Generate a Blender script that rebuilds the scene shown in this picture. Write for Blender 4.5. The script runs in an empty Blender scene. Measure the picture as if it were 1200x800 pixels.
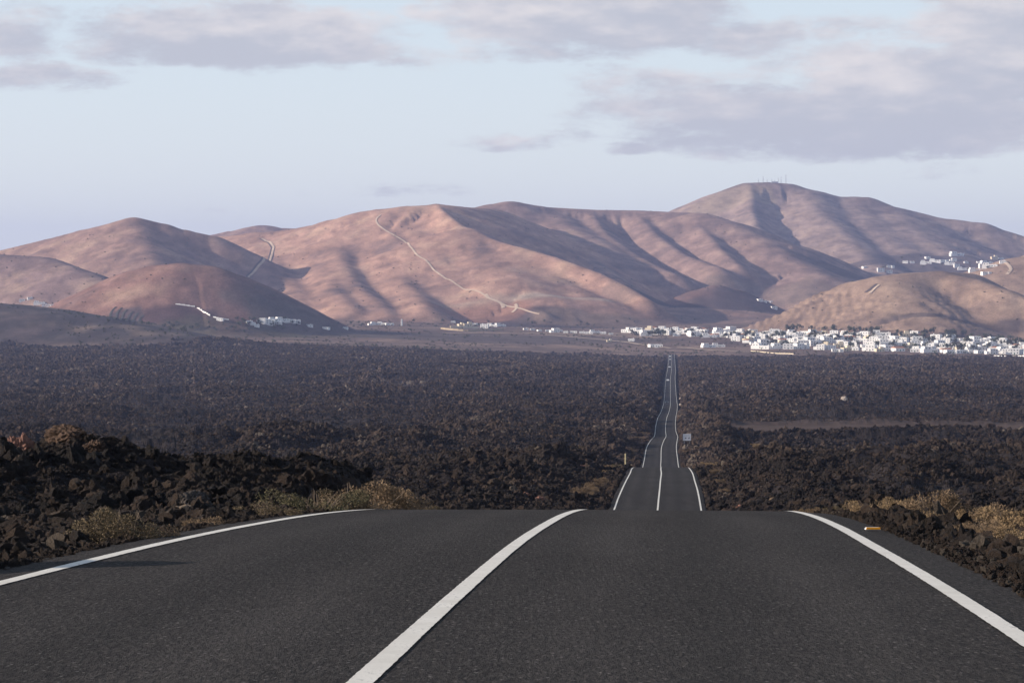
import bpy, bmesh, math, random
import numpy as np
from mathutils import Vector, Matrix, Euler

random.seed(7); rng = np.random.default_rng(11)
SC = bpy.context.scene
COL = SC.collection
R = math.radians

# ------------------------------------------------------------------ camera
F = 3333.3333          # focal length in pixels of the 1200 px wide photograph (100 mm lens)
YH = 330.0             # row of the eye-level line
cam_d = bpy.data.cameras.new('camera'); cam = bpy.data.objects.new('camera', cam_d); COL.objects.link(cam)
cam_d.lens = 100; cam_d.sensor_width = 36
cam_d.shift_y = (YH - 400) / 1200.0
cam_d.clip_start = 0.2; cam_d.clip_end = 60000
cam.location = (0, 0, 0); cam.rotation_euler = (R(90), 0, 0)
SC.camera = cam

# ------------------------------------------------------------------ light
SUN_EL = 18.0
SUN_BACK = 6.0        # degrees the sun stands behind the camera's left
sd = Vector((-math.cos(R(SUN_EL)) * math.cos(R(SUN_BACK)), -math.cos(R(SUN_EL)) * math.sin(R(SUN_BACK)), math.sin(R(SUN_EL))))
sun_d = bpy.data.lights.new('sun', 'SUN'); sun = bpy.data.objects.new('sun', sun_d); COL.objects.link(sun)
sun_d.energy = 5.0; sun_d.angle = R(0.5); sun_d.color = (1.0, 0.87, 0.74)
sun.rotation_euler = sd.to_track_quat('Z', 'Y').to_euler(); sun.location = (0, 0, 600)
SC.view_settings.view_transform = 'Standard'; SC.view_settings.look = 'None'
SC.view_settings.exposure = 0.4; SC.view_settings.gamma = 1.0
SC.view_settings.use_curve_mapping = False
SC.cycles.max_bounces = 5; SC.cycles.volume_bounces = 1
SC.cycles.transparent_max_bounces = 8

# ------------------------------------------------------------------ world: Nishita sky with procedural clouds
W = bpy.data.worlds.new('World'); SC.world = W; W.use_nodes = True
wt = W.node_tree; wt.nodes.clear()
def wn(t, **k):
    n = wt.nodes.new(t)
    for a, b in k.items(): setattr(n, a, b)
    return n
def wm(op, a, b=None, c=None, clamp=False):
    n = wt.nodes.new('ShaderNodeMath'); n.operation = op; n.use_clamp = clamp
    for i, v in enumerate((a, b, c)):
        if v is None: continue
        if isinstance(v, (int, float)): n.inputs[i].default_value = v
        else: wt.links.new(v, n.inputs[i])
    return n.outputs[0]
def wramp(x, a, b, lo=0.0, hi=1.0):
    n = wt.nodes.new('ShaderNodeMapRange'); n.interpolation_type = 'SMOOTHSTEP'
    wt.links.new(x, n.inputs[0])
    for i, v in ((1, a), (2, b), (3, lo), (4, hi)): n.inputs[i].default_value = v
    return n.outputs[0]
def wmix(f, a, b):
    n = wt.nodes.new('ShaderNodeMix'); n.data_type = 'RGBA'
    if isinstance(f, (int, float)): n.inputs[0].default_value = f
    else: wt.links.new(f, n.inputs[0])
    for s, v in ((6, a), (7, b)):
        if isinstance(v, tuple): n.inputs[s].default_value = v
        else: wt.links.new(v, n.inputs[s])
    return n.outputs[2]
tc = wn('ShaderNodeTexCoord')
sep = wn('ShaderNodeSeparateXYZ'); wt.links.new(tc.outputs['Generated'], sep.inputs[0])
X_, Y_, Z_ = sep.outputs
comb = wn('ShaderNodeCombineXYZ'); wt.links.new(X_, comb.inputs[0]); wt.links.new(Y_, comb.inputs[1])
wt.links.new(wm('MAXIMUM', Z_, 0.004), comb.inputs[2])
sky = wn('ShaderNodeTexSky', sky_type='NISHITA'); sky.sun_disc = False
sky.sun_elevation = R(SUN_EL); sky.sun_rotation = math.atan2(sd.x, sd.y)
sky.altitude = 250; sky.air_density = 1.0; sky.dust_density = 1.2; sky.ozone_density = 1.6
wt.links.new(comb.outputs[0], sky.inputs[0])
# cloud noise lives on the direction, stretched flat
mp = wn('ShaderNodeMapping'); wt.links.new(tc.outputs['Generated'], mp.inputs[0]); mp.inputs['Scale'].default_value = (1, 1, 3.2)
def wnoise(scale, detail=6, rough=.55, off=0.0):
    m = wn('ShaderNodeMapping'); wt.links.new(mp.outputs[0], m.inputs[0]); m.inputs['Location'].default_value = (off, off * .7, off * .3)
    n = wn('ShaderNodeTexNoise'); wt.links.new(m.outputs[0], n.inputs['Vector'])
    n.inputs['Scale'].default_value = scale; n.inputs['Detail'].default_value = detail; n.inputs['Roughness'].default_value = rough
    return n.outputs[0]
n1 = wnoise(27, 10, .70); n2 = wnoise(11, 3, .5, 4.2); n3 = wnoise(44, 6, .6, 9.1); n4 = wnoise(3.2, 5, .55, 2.4); n5 = wnoise(70, 4, .6, 1.3)
az = wm('ARCTAN2', X_, Y_)
el = Z_
azd = wm('ADD', az, wm('MULTIPLY', wm('SUBTRACT', n2, .5), .035))
eld = wm('ADD', el, wm('MULTIPLY', wm('SUBTRACT', n3, .5), .010))
CL = [(290,44,200,28,1.3),(190,36,80,24,.5),(25,44,50,26,.9),(50,94,75,13,.8),(690,24,160,34,1.35),(590,60,110,13,.8),(880,48,80,22,.9),
      (760,96,120,16,.62),(940,92,90,24,.8),(1000,142,270,32,1.5),(1080,105,170,40,1.35),(1170,58,100,50,1.2),(600,166,62,8,.78),(655,160,35,7,.6),
      (722,174,34,6,.75),(440,226,95,8,.6),(250,60,160,16,.5),(480,75,60,8,.5),(960,30,110,14,.5),(1100,205,60,9,.45),(600,168,80,8,.6),(230,250,90,6,.34),(1125,204,26,10,.45),(985,40,34,16,.55)]
tot = None; hgt = None
for (px, py, rx, ry, am) in CL:
    a0 = (px - 600) / F; e0 = (YH - py) / F
    u = wm('MULTIPLY', wm('SUBTRACT', azd, a0), F / rx / 1.4); v = wm('MULTIPLY', wm('SUBTRACT', eld, e0), F / ry / 1.75)
    q = wm('SUBTRACT', 1.0, wm('ADD', wm('MULTIPLY', u, u), wm('MULTIPLY', v, v)))
    q = wm('MULTIPLY', wm('MAXIMUM', q, 0.0), am)
    tot = q if tot is None else wm('MAXIMUM', tot, q)
    h = wm('MULTIPLY', v, q); hgt = h if hgt is None else wm('ADD', hgt, h)
front = wm('MULTIPLY', wramp(wm('ABSOLUTE', az), .19, .26, 1, 0), wramp(el, .10, .14, 1, 0))
other = wm('MULTIPLY', wm('SUBTRACT', 1.0, front), wramp(wm('ADD', n4, wm('MULTIPLY', n1, .25)), .60, .78, 0, 1))
tot = wm('MAXIMUM', tot, wm('MULTIPLY', other, .7))
dens = wm('ADD', tot, wm('MULTIPLY', wm('SUBTRACT', n1, .5), 2.6))
dens = wm('ADD', dens, wm('MULTIPLY', wm('SUBTRACT', n5, .5), .30))
dens = wm('MULTIPLY', wramp(dens, .16, .92), wramp(tot, .0, .35))
lit = wm('ADD', wm('MULTIPLY', hgt, .38), wm('MULTIPLY', wm('SUBTRACT', n3, .42), 1.5))
lit = wm('ADD', lit, wm('MULTIPLY', wm('SUBTRACT', n2, .5), 1.3))
SKYS = 0.10
def lin(r, g, b): return tuple(((c / 255 + .055) / 1.055) ** 2.4 if c > 10 else c / 255 / 12.92 for c in (r, g, b))
def over(c, s=1 / SKYS): return tuple(v * s for v in c) + (1,)
ccol = wmix(wramp(lit, -.2, .75), over(lin(173, 175, 185)), over(lin(211, 205, 205)))
veil = wmix(wramp(el, 0.0, .11), over(lin(221, 225, 226)), over(lin(203, 215, 225)))
base = wmix(wramp(el, .06, .55, .82, .06), sky.outputs[0], veil)      # pale haze low in the sky, clear blue overhead
ccol = wmix(wramp(el, .12, .6, 0, .55), ccol, over((.10, .10, .12)))      # thinner, dimmer cloud overhead
out = wmix(wm('MULTIPLY', dens, .9), base, ccol)
bg = wn('ShaderNodeBackground'); bg.inputs[1].default_value = SKYS; wt.links.new(out, bg.inputs[0])
wo = wn('ShaderNodeOutputWorld'); wt.links.new(bg.outputs[0], wo.inputs[0])

# ------------------------------------------------------------------ helpers
def tag(o, label=None, cat=None, group=None, kind=None):
    if label: o['label'] = label
    if cat: o['category'] = cat
    if group: o['group'] = group
    if kind: o['kind'] = kind
    return o
ORD = ['leftmost', '2nd from left', '3rd from left'] + ['%d%s from left' % (i, 'st' if i % 10 == 1 and i != 11 else 'nd' if i % 10 == 2 and i != 12 else 'rd' if i % 10 == 3 and i != 13 else 'th') for i in range(4, 400)]
def link(name, data, parent=None, loc=None, rot=None, scale=None):
    o = bpy.data.objects.new(name, data); COL.objects.link(o)
    if parent is not None: o.parent = parent
    if loc is not None: o.location = loc
    if rot is not None: o.rotation_euler = rot
    if scale is not None: o.scale = scale if hasattr(scale, '__len__') else (scale,) * 3
    return o
def mesh(name, verts, faces, mats=(), smooth=False, mi=None):
    me = bpy.data.meshes.new(name)
    me.from_pydata([tuple(v) for v in verts], [], faces)
    for m in (mats if isinstance(mats, (list, tuple)) else [mats]): me.materials.append(m)
    if mi is not None: me.polygons.foreach_set('material_index', mi)
    if smooth: me.polygons.foreach_set('use_smooth', [True] * len(me.polygons))
    me.update(); return me
class MB:
    def __init__(s): s.v = []; s.f = []
    def box(s, c, d, rz=0, taper=1.0):
        hx, hy, hz = d[0] / 2, d[1] / 2, d[2] / 2; k = len(s.v); ca, sa = math.cos(rz), math.sin(rz)
        for z, t in ((-hz, 1), (hz, taper)):
            for x, y in ((-hx, -hy), (hx, -hy), (hx, hy), (-hx, hy)):
                x *= t; y *= t
                s.v.append((c[0] + x * ca - y * sa, c[1] + x * sa + y * ca, c[2] + z))
        s.f += [tuple(k + i for i in q) for q in ((0, 3, 2, 1), (4, 5, 6, 7), (0, 1, 5, 4), (1, 2, 6, 5), (2, 3, 7, 6), (3, 0, 4, 7))]
        return s
    def tube(s, p, q, r0, r1=None, n=6):
        r1 = r0 if r1 is None else r1; p = Vector(p); q = Vector(q); d = (q - p).normalized()
        a = d.orthogonal().normalized(); b = d.cross(a); k = len(s.v)
        for c, r in ((p, r0), (q, r1)):
            for i in range(n):
                t = 2 * math.pi * i / n; s.v.append(tuple(c + a * math.cos(t) * r + b * math.sin(t) * r))
        s.f += [(k + i, k + (i + 1) % n, k + n + (i + 1) % n, k + n + i) for i in range(n)]
        s.f += [tuple(k + n - 1 - i for i in range(n)), tuple(k + n + i for i in range(n))]
        return s
    def tri(s, a, b, c):
        k = len(s.v); s.v += [a, b, c]; s.f.append((k, k + 1, k + 2)); return s
    def build(s, name, m, smooth=False): return mesh(name, s.v, s.f, m, smooth)

def mat(name):
    m = bpy.data.materials.new(name); m.use_nodes = True; t = m.node_tree
    b = t.nodes['Principled BSDF']; b.inputs['Roughness'].default_value = .85
    b.inputs['Specular IOR Level'].default_value = .25
    return m, t, b
class NT:
    def __init__(s, t): s.t = t
    def new(s, ty, **k):
        n = s.t.nodes.new(ty)
        for a, b in k.items(): setattr(n, a, b)
        return n
    def coord(s): return s.new('ShaderNodeTexCoord').outputs['Object']
    def noise(s, vec, scale, detail=4, rough=.55, sc=None):
        if sc:
            m = s.new('ShaderNodeMapping'); s.t.links.new(vec, m.inputs[0]); m.inputs['Scale'].default_value = sc; vec = m.outputs[0]
        n = s.new('ShaderNodeTexNoise'); s.t.links.new(vec, n.inputs['Vector'])
        n.inputs['Scale'].default_value = scale; n.inputs['Detail'].default_value = detail; n.inputs['Roughness'].default_value = rough
        return n.outputs[0]
    def mr(s, x, a, b, lo=0, hi=1):
        n = s.new('ShaderNodeMapRange'); s.t.links.new(x, n.inputs[0])
        for i, v in ((1, a), (2, b), (3, lo), (4, hi)): n.inputs[i].default_value = v
        return n.outputs[0]
    def mix(s, f, a, b, mode='MIX'):
        n = s.new('ShaderNodeMix', data_type='RGBA', blend_type=mode)
        if isinstance(f, (int, float)): n.inputs[0].default_value = f
        else: s.t.links.new(f, n.inputs[0])
        for i, v in ((6, a), (7, b)):
            if isinstance(v, tuple): n.inputs[i].default_value = v if len(v) == 4 else v + (1,)
            else: s.t.links.new(v, n.inputs[i])
        return n.outputs[2]
    def math(s, op, a, b):
        n = s.new('ShaderNodeMath', operation=op)
        for i, v in ((0, a), (1, b)):
            if isinstance(v, (int, float)): n.inputs[i].default_value = v
            else: s.t.links.new(v, n.inputs[i])
        return n.outputs[0]
    def bump(s, h, strength, dist, b):
        n = s.new('ShaderNodeBump'); n.inputs['Strength'].default_value = strength; n.inputs['Distance'].default_value = dist
        s.t.links.new(h, n.inputs['Height']); s.t.links.new(n.outputs[0], b.inputs['Normal'])
def simple(name, c, rough=.85, var=.15, scale=3.0, metal=0, inst=0.0):
    m, t, b = mat(name); N = NT(t); b.inputs['Roughness'].default_value = rough; b.inputs['Metallic'].default_value = metal
    no = N.noise(N.coord(), scale, 4)
    col = N.mix(N.mr(no, .3, .7), tuple(v * (1 - var) for v in c), tuple(v * (1 + var) for v in c))
    if inst:
        oi = N.new('ShaderNodeObjectInfo'); col = N.mix(N.mr(oi.outputs['Random'], 0, 1, 0, inst), col, tuple(v * .35 for v in c))
    t.links.new(col, b.inputs['Base Color']); return m

# ------------------------------------------------------------------ numpy noise
_P = np.random.default_rng(5).permutation(4096); _P = np.concatenate([_P, _P])
_G = np.stack([np.cos(np.linspace(0, 2 * np.pi, 64, endpoint=False)), np.sin(np.linspace(0, 2 * np.pi, 64, endpoint=False))], 1)
def perlin(x, y, seed=0):
    x = x + seed * 37.13; y = y + seed * 91.7
    xi = np.floor(x).astype(np.int64); yi = np.floor(y).astype(np.int64); fx = x - xi; fy = y - yi
    u = fx * fx * fx * (fx * (fx * 6 - 15) + 10); v = fy * fy * fy * (fy * (fy * 6 - 15) + 10)
    def g(ix, iy, dx, dy):
        h = _P[(_P[ix & 4095] + (iy & 4095)) & 4095] & 63; q = _G[h]; return q[..., 0] * dx + q[..., 1] * dy
    a = g(xi, yi, fx, fy); b = g(xi + 1, yi, fx - 1, fy); c = g(xi, yi + 1, fx, fy - 1); d = g(xi + 1, yi + 1, fx - 1, fy - 1)
    return ((a + (b - a) * u) * (1 - v) + (c + (d - c) * u) * v) * 1.5
def fbm(x, y, o=4, seed=0, g=.5):
    s = 0; a = 1; f = 1
    for i in range(o): s = s + a * perlin(x * f, y * f, seed + i); a *= g; f *= 2.03
    return s
def sstep(x, a, b):
    t = np.clip((x - a) / (b - a), 0, 1); return t * t * (3 - 2 * t)

# ------------------------------------------------------------------ road alignment (distance, centre row/col measured on the photograph -> metres)
RD = np.array([(-200, -12.8, 3.2), (-60, -4.9, -.1), (-20, -2.66, -.85), (0, -1.40, -1.30), (8, -.95, -1.611), (14.8, -.575, -1.89), (20.4, -.275, -2.139), (26.7, .06, -2.448),
 (32, .37, -2.738), (38, .71, -3.108), (44, 1.05, -3.53), (48, 1.28, -3.844), (52, 1.5, -4.19), (56, 1.74, -4.57), (62, 2.1, -5.2), (80, 3.2, -7.1), (100, 4.35, -9.0), (130, 6.1, -11.5), (160, 7.8, -13.8), (190, 9.5, -15.75),
 (215, 11.0, -17.25), (230, 11.85, -17.6), (245, 12.7, -18.05), (275, 14.35, -19.2), (301, 15.8, -20.25), (325, 17.0, -21.35), (352, 18.5, -22.95), (380, 20.1, -24.9), (420, 22.3, -27.9),
 (470, 24.9, -31.4), (524, 27.4, -34.1), (567, 29.7, -35.35), (625, 32.8, -36.7), (705, 37.6, -39.4), (800, 43.3, -43.5), (917, 49.5, -47.9), (965, 52.1, -48.9), (1038, 56.4, -50.0), (1180, 65.0, -54.3),
 (1325, 73.7, -57.8), (1467, 81.7, -61.6), (1667, 92.8, -65.6), (1850, 103, -67.5), (2075, 115.7, -69.6), (2250, 126, -71.2), (2528, 141.8, -76.2), (2850, 160, -81.3), (3150, 176.8, -85.4),
 (3385, 190, -88.0), (3500, 196.3, -88.2), (3600, 201.8, -87.5)])
def pchip(xs, ys):
    h = np.diff(xs); dl = np.diff(ys) / h; d = np.zeros(len(xs)); d[0] = dl[0]; d[-1] = dl[-1]
    for i in range(1, len(xs) - 1):
        d[i] = (dl[i - 1] * h[i] + dl[i] * h[i - 1]) / (h[i] + h[i - 1])
    def f(x):
        x = np.asarray(x, float); xc = np.clip(x, xs[0], xs[-1]); i = np.clip(np.searchsorted(xs, xc) - 1, 0, len(xs) - 2)
        t = (xc - xs[i]) / h[i]; t2 = t * t; t3 = t2 * t
        return (2 * t3 - 3 * t2 + 1) * ys[i] + (t3 - 2 * t2 + t) * h[i] * d[i] + (-2 * t3 + 3 * t2) * ys[i + 1] + (t3 - t2) * h[i] * d[i + 1]
    return f
road_z = pchip(RD[:, 0], RD[:, 2]); road_x = pchip(RD[:, 0], RD[:, 1])
ROAD_END = 3470.0

# ------------------------------------------------------------------ terrain
FZ = np.array([(-20000, 2), (-200, 2.2), (-60, -.9), (0, -1.75), (15, -2.45), (25, -3.0), (44, -4.15), (60, -5.4), (100, -8.9), (150, -12.8), (200, -16.3), (250, -18.6), (300, -20.7), (350, -23.4), (420, -28.0),
 (524, -34.2), (650, -37.8), (820, -44.3), (1000, -49.6), (1200, -54.6), (1450, -60.6), (1700, -65.6), (2100, -69.6), (2500, -75.4), (2900, -81.8), (3385, -88.5), (3550, -88.2), (3900, -82), (4300, -76), (4700, -71),
 (5200, -62), (5800, -48), (6400, -31), (7000, -14), (7600, -4), (8600, -20), (12000, -70), (20000, -72)])
field_z = pchip(FZ[:, 0], FZ[:, 1])
def P3(px, py, d): return ((px - 600) * d / F, d, (YH - py) * d / F)
# ridges: slope, rounding radius, gully amplitude, hue id, points (col, row, distance)
RIDGES = [
 dict(k=.50, r0=18, g=9, h=0, p=[(-420,330,6000),(-250,318,5700),(-120,306,5500),(0,294,5350),(60,279.5,5250),(100,269,5200),(157,256,5150),(190,262,5150),(215,269,5150),(247,276,5150),(262,300,5100)]),
 dict(k=.45, r0=25, g=5, h=1, p=[(-200,284,4750),(-80,290,4700),(0,298,4650),(50,301,4600),(95,317,4450),(150,341,4300),(190,360,4200)]),
 dict(k=.40, r0=20, g=4, h=0, p=[(157,256,5150),(168,285,4950),(180,310,4780),(195,335,4600)]),
 dict(k=.52, r0=30, g=4, h=2, p=[(160,317,3950),(185,310.5,3900),(212,308,3880),(240,311,3880),(262,319,3880)]),
 dict(k=.45, r0=60, g=7, h=3, p=[(235,277,5900),(270,276.5,5800),(300,274,5700),(350,268,5650),(400,256.5,5600),(440,246.5,5550),(480,241.5,5500),(515,240,5480),(545,243,5600),(566,244,6000)]),
 dict(k=.82, r0=10, g=3, h=3, p=[(511,240,5480),(522,250,5330),(540,264,5220),(572,279,5120),(605,289,5020),(650,301,4930),(700,319,4830),(735,336,4740),(762,353,4660)]),
 dict(k=.75, r0=10, g=3, h=3, p=[(441,247,5520),(443,262,5400),(462,277,5280),(480,292,5150),(500,311,5020),(530,334,4880),(560,347,4780),(610,359,4650),(640,367,4560)]),
 dict(k=.40, r0=50, g=6, h=3, p=[(545,268,5180),(575,300,5000),(605,325,4800),(640,346,4680)]),
 dict(k=.40, r0=50, g=6, h=3, p=[(500,262,5350),(520,300,5050),(545,325,4880)]),
 dict(k=.40, r0=50, g=6, h=3, p=[(610,292,5010),(645,325,4850),(690,348,4700)]),
 dict(k=.48, r0=30, g=3, h=3, p=[(300,273,5700),(312,292,5480),(325,312,5250),(345,335,4980),(362,352,4750)]),
 dict(k=.50, r0=20, g=3, h=3, p=[(352,270,5650),(366,285,5470),(376,303,5250),(388,320,5050),(394,340,4800),(412,360,4600)]),
 dict(k=.50, r0=20, g=3, h=3, p=[(400,262,5580),(400,290,5300),(402,312,5080),(416,335,4850),(440,352,4680),(455,368,4550)]),
 dict(k=.48, r0=20, g=3, h=3, p=[(452,300,5200),(470,325,4930),(486,343,4750),(500,362,4560)]),
 dict(k=.42, r0=40, g=9, h=4, p=[(566,244,6300),(580,239,6300),(598,236,6300),(640,243,6350),(700,246,6350),(745,246.5,6350),(790,248.5,6300),(822,250,6200),(854,260,6080),(882,276,5950),(911,293,5800),(935,308,5680),(960,322,5550)]),
 dict(k=.66, r0=14, g=4, h=4, p=[(574,243,6280),(592,255,6080),(612,270,5900),(640,285,5720),(683,297,5560),(706,316,5300),(730,332,5100)]),
 dict(k=.42, r0=50, g=5, h=4, p=[(640,246,6330),(665,265,6080),(700,285,5850),(725,305,5600)]),
 dict(k=.66, r0=14, g=4, h=4, p=[(692,250,6300),(707,272,6050),(737,295,5800),(766,311,5600),(792,322,5480)]),
 dict(k=.66, r0=14, g=4, h=4, p=[(748,252,6300),(770,277,6000),(800,298,5780),(843,314,5540)]),
 dict(k=.66, r0=14, g=4, h=4, p=[(808,254,6200),(830,276,5950),(848,296,5760),(867,312,5580)]),
 dict(k=.42, r0=18, g=10, h=5, p=[(760,262,7700),(790,248.5,7600),(820,240.5,7550),(850,225,7500),(875,214.5,7450),(900,213.5,7450),(925,215,7450),(960,225,7450),(985,231,7450),(1015,231,7400),(1030,237,7400),(1060,247,7350),(1100,255,7300),(1150,261,7250),(1200,277,7200),(1300,300,7000),(1500,330,6800)]),
 dict(k=.60, r0=12, g=6, h=5, p=[(878,216,7430),(881,232,7280),(880,246,7130),(888,266,6880),(908,288,6600),(936,306,6400)]),
 dict(k=.36, r0=30, g=7, h=5, p=[(945,222,7420),(958,246,7150),(985,272,6850),(1010,292,6600),(1030,308,6400)]),
 dict(k=.34, r0=60, g=7, h=5, p=[(1040,242,7350),(1065,270,7000),(1100,290,6750),(1130,302,6550)]),
 dict(k=.34, r0=60, g=7, h=5, p=[(995,232,7420),(1008,255,7150),(1040,280,6850),(1070,297,6600)]),
 dict(k=.60, r0=22, g=6, h=6, p=[(975,339,4350),(1000,330,4330),(1030,324,4300),(1065,319.5,4300),(1100,318.5,4320),(1135,320,4350)]),
 dict(k=.55, r0=15, g=5, h=6, p=[(1100,319,4320),(1140,326,4250),(1180,340,4150),(1220,356,4100)]),
 dict(k=.42, r0=50, g=4, h=6, p=[(1050,325,4280),(1070,347,4150),(1085,367,4050)]),
 dict(k=.38, r0=45, g=6, h=6, p=[(1105,327,4900),(1150,317,4900),(1200,301,4900),(1270,280,4950),(1400,270,5100),(1600,300,5400)]),
 dict(k=.50, r0=25, g=2, h=2, p=[(822,339,5150),(840,334,5150),(856,338,5150)]),
 dict(k=.25, r0=30, g=4, h=0, p=[(268,275,7300),(290,268,7300),(308,264,7300),(325,267,7300),(350,268,7300)]),
 dict(k=.20, r0=60, g=1.5, h=7, p=[(-250,338,3450),(-100,346,3400),(0,356,3320),(60,366,3230),(130,380,3150),(220,393,3050)]),
 dict(k=.10, r0=60, g=2, h=0, p=[(500,372,4700),(600,365,4800),(720,362,4900),(800,360,5000)]),
]
def ridge_eval(x, y, rd):
    pts = np.array([P3(*q) for q in rd['p']]); best = np.full(x.shape, -1e9); s_b = np.zeros(x.shape); r_b = np.zeros(x.shape); acc = 0.
    for a, b in zip(pts[:-1], pts[1:]):
        ab = b[:2] - a[:2]; L2 = ab @ ab; L = math.sqrt(L2)
        t = np.clip(((x - a[0]) * ab[0] + (y - a[1]) * ab[1]) / L2, 0, 1)
        dx = x - (a[0] + t * ab[0]); dy = y - (a[1] + t * ab[1]); r = np.sqrt(dx * dx + dy * dy)
        z = a[2] + t * (b[2] - a[2]) - rd['k'] * (np.sqrt(r * r + rd['r0'] ** 2) - rd['r0'])
        side = np.sign(dx * ab[1] - dy * ab[0])
        m = z > best; best = np.where(m, z, best); s_b = np.where(m, acc + t * L, s_b); r_b = np.where(m, r * side, r_b); acc += L
    return best, s_b, r_b
MOUND = dict(k=.15, r0=3, p=[(-400,600,36),(-220,560,45),(-100,532,54),(0,532,60),(60,514,66),(85,510,67),(120,523,68),(165,530,69),(195,524,70),(235,526,71),(265,546,73),(305,566,75),(340,588,78),(370,606,82)])
MOUND2 = dict(k=.30, r0=1.2, p=[(-120,640,28),(-20,618,31),(60,604,34),(140,600,38),(200,598,42)])
MOUND_FAR = dict(k=.16, r0=12, p=[(930,464,1240),(1000,460,1290),(1060,455,1330),(1100,456,1360),(1150,462,1400)])
def terrain(x, y):
    """height, lava mask, hue weights"""
    th = np.abs(x) + 1
    z = field_z(y)
    ang = x / np.maximum(y, 60) * F + 600
    z = z + 15 * sstep(y, 1800, 3300) * (1 - sstep(ang, 300, 760)) * (1 - sstep(y, 4200, 5500))
    xr = road_x(y); dr = np.abs(x - xr) + np.where(y > ROAD_END, 1e4, 0)
    lava_edge = 3330 + 60 * perlin(x / 90, x * 0 + .3, 9) - 330 * (1 - sstep(ang, 150, 620)) + 40 * perlin(x / 30, y / 30, 3)
    lava = 1 - sstep(y, lava_edge - 25, lava_edge + 15)
    lava = np.where(y < -50, 1, lava)
    # broad swell of the lava field
    off = sstep(dr, 8, 60)
    amp = sstep(y, 60, 420)
    z = z + off * amp * (3.3 * fbm(x / 150, y / 200, 2, 1) + .6) * (1 - .8 * sstep(y, 1800, 3000))
    # ash plain on the right
    ash = sstep(ang, 838, 880) * sstep(y, 665, 700) * (1 - sstep(y, 800, 870)) * (ang < 2500)
    ash = np.clip(ash * 1.5 - .22 * (perlin(x / 18, y / 40, 14) + .3), 0, 1)
    aw = sstep(ang, 820, 870) * sstep(y, 560, 700) * (1 - sstep(y, 850, 980)) * (ang < 2500)
    z = z * (1 - aw) + (-38.1 - (y - 730) * .038) * aw - 2.6 * sstep(ang, 830, 880) * sstep(y, 430, 520) * (1 - sstep(y, 620, 720)) * (ang < 2500)
    rough = lava * (1 - ash)
    b = np.abs(fbm(x / 38, y / 38, 2, 20)) * 2.6 * sstep(y, 120, 500) + (.6 + .5 * perlin(x / 120, y / 120, 31)) * np.abs(perlin(x / 13, y / 13, 22)) * 3.2 * sstep(y, 90, 300)
    b = b + sstep(perlin(x / 80, y / 34, 33), -.05, .5) * 1.7 * sstep(y, 250, 700)
    b = b + np.abs(perlin(x / 4.5, y / 4.5, 24)) * 1.1 * sstep(y, 40, 160)
    b = b + np.abs(perlin(x / 1.7, y / 1.7, 25)) * .55 + np.abs(perlin(x / .7, y / .7, 26)) * .22 * (1 - sstep(y, 200, 400))
    zl = b * rough * sstep(dr, 4.3, 13 + 0 * y) * (1 - .55 * sstep(y, 1500, 2800))
    z = z + zl
    for M_, a_ in ((MOUND, .62), (MOUND2, .5), (MOUND_FAR, 4.0)):
        q, s, r = ridge_eval(x, y, M_)
        q = q + a_ * (fbm(x / (3 * a_ + 1), y / (3 * a_ + 1), 4, 40, .6) * .8 - .9 * (a_ < 1)) + .3 * zl * (a_ < 1)
        m = (q > z)
        T = .35 if a_ < 1 else 2.5
        z = np.where(y < 2000, T * np.logaddexp(z / T, q / T), z)
    # hills
    H = np.zeros(x.shape + (8,)); H[..., 7] = 0
    hid = np.full(x.shape, -1); big = y > 2900
    zz = z[big]; xx = x[big]; yy = y[big]
    if zz.size:
        zm = zz + 1.2 * fbm(xx / 150, yy / 150, 3, 60); bz = zm.copy(); hb = np.full(zz.shape, -1)
        T = 3.2
        for i, rd in enumerate(RIDGES):
            q, s, r = ridge_eval(xx, yy, rd)
            w = sstep(np.abs(r), 12, 120)
            gl = -(1 - np.abs(perlin(s / 75 + .2 * perlin(r / 120, s / 200, i), r / 500, 70 + i)) * 1.6).clip(0) ** 2 * .9 - (1 - np.abs(perlin(s / 28, r / 300, 90 + i)) * 2.2).clip(0) ** 2 * .6 - (1 - np.abs(perlin(s / 12, r / 160, 120 + i)) * 2.4).clip(0) * .22
            q = q + rd['g'] * w * (gl + .45) + .8 * w * fbm(xx / 60, yy / 60, 3, 50 + i)
            zm = T * np.logaddexp(zm / T, q / T)
            m = q > bz; bz = np.where(m, q, bz); hb = np.where(m, rd['h'], hb)
        # terraces on the right-hand hill
        tm = (hb == 6) * sstep(zm, -72, -66) * (1 - sstep(zm, -20, -5)) * sstep(-xx, -720, -600)
        st = zm / 5.0; zm = zm + tm * (np.floor(st) + sstep(st - np.floor(st), .55, .95) - st) * 5.0 * .9
        z[big] = zm; hid[big] = hb
    # road bed
    cut = road_z(y) - .14 - .0006 * np.maximum(y, 0)
    w = 1 - sstep(dr, 4.5 - .5 * sstep(y, 100, 200) + .0006 * np.maximum(y, 0), 7.5 - 1.5 * sstep(y, 100, 200) + .0012 * np.maximum(y, 0))
    inside = (y > -210) & (y < ROAD_END + 60)
    z = np.where(inside, z * (1 - w) + np.minimum(cut, z * 0 + cut) * w, z)
    w3 = (dr < 4.25) & inside; z = np.where(w3, np.minimum(z, cut), z)
    return z, lava, ash, hid, dr
th_d = np.linspace(R(-11.6), R(11.6), 640)
th_m = np.concatenate([np.linspace(R(-24), R(-11.6), 70)[:-1], th_d, np.linspace(R(11.6), R(24), 70)[1:]])
th = np.concatenate([np.linspace(R(-180), R(-24), 32)[:-1], th_m, np.linspace(R(24), R(180), 32)[1:]])[:-1]   # last column wraps to the first
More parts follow.
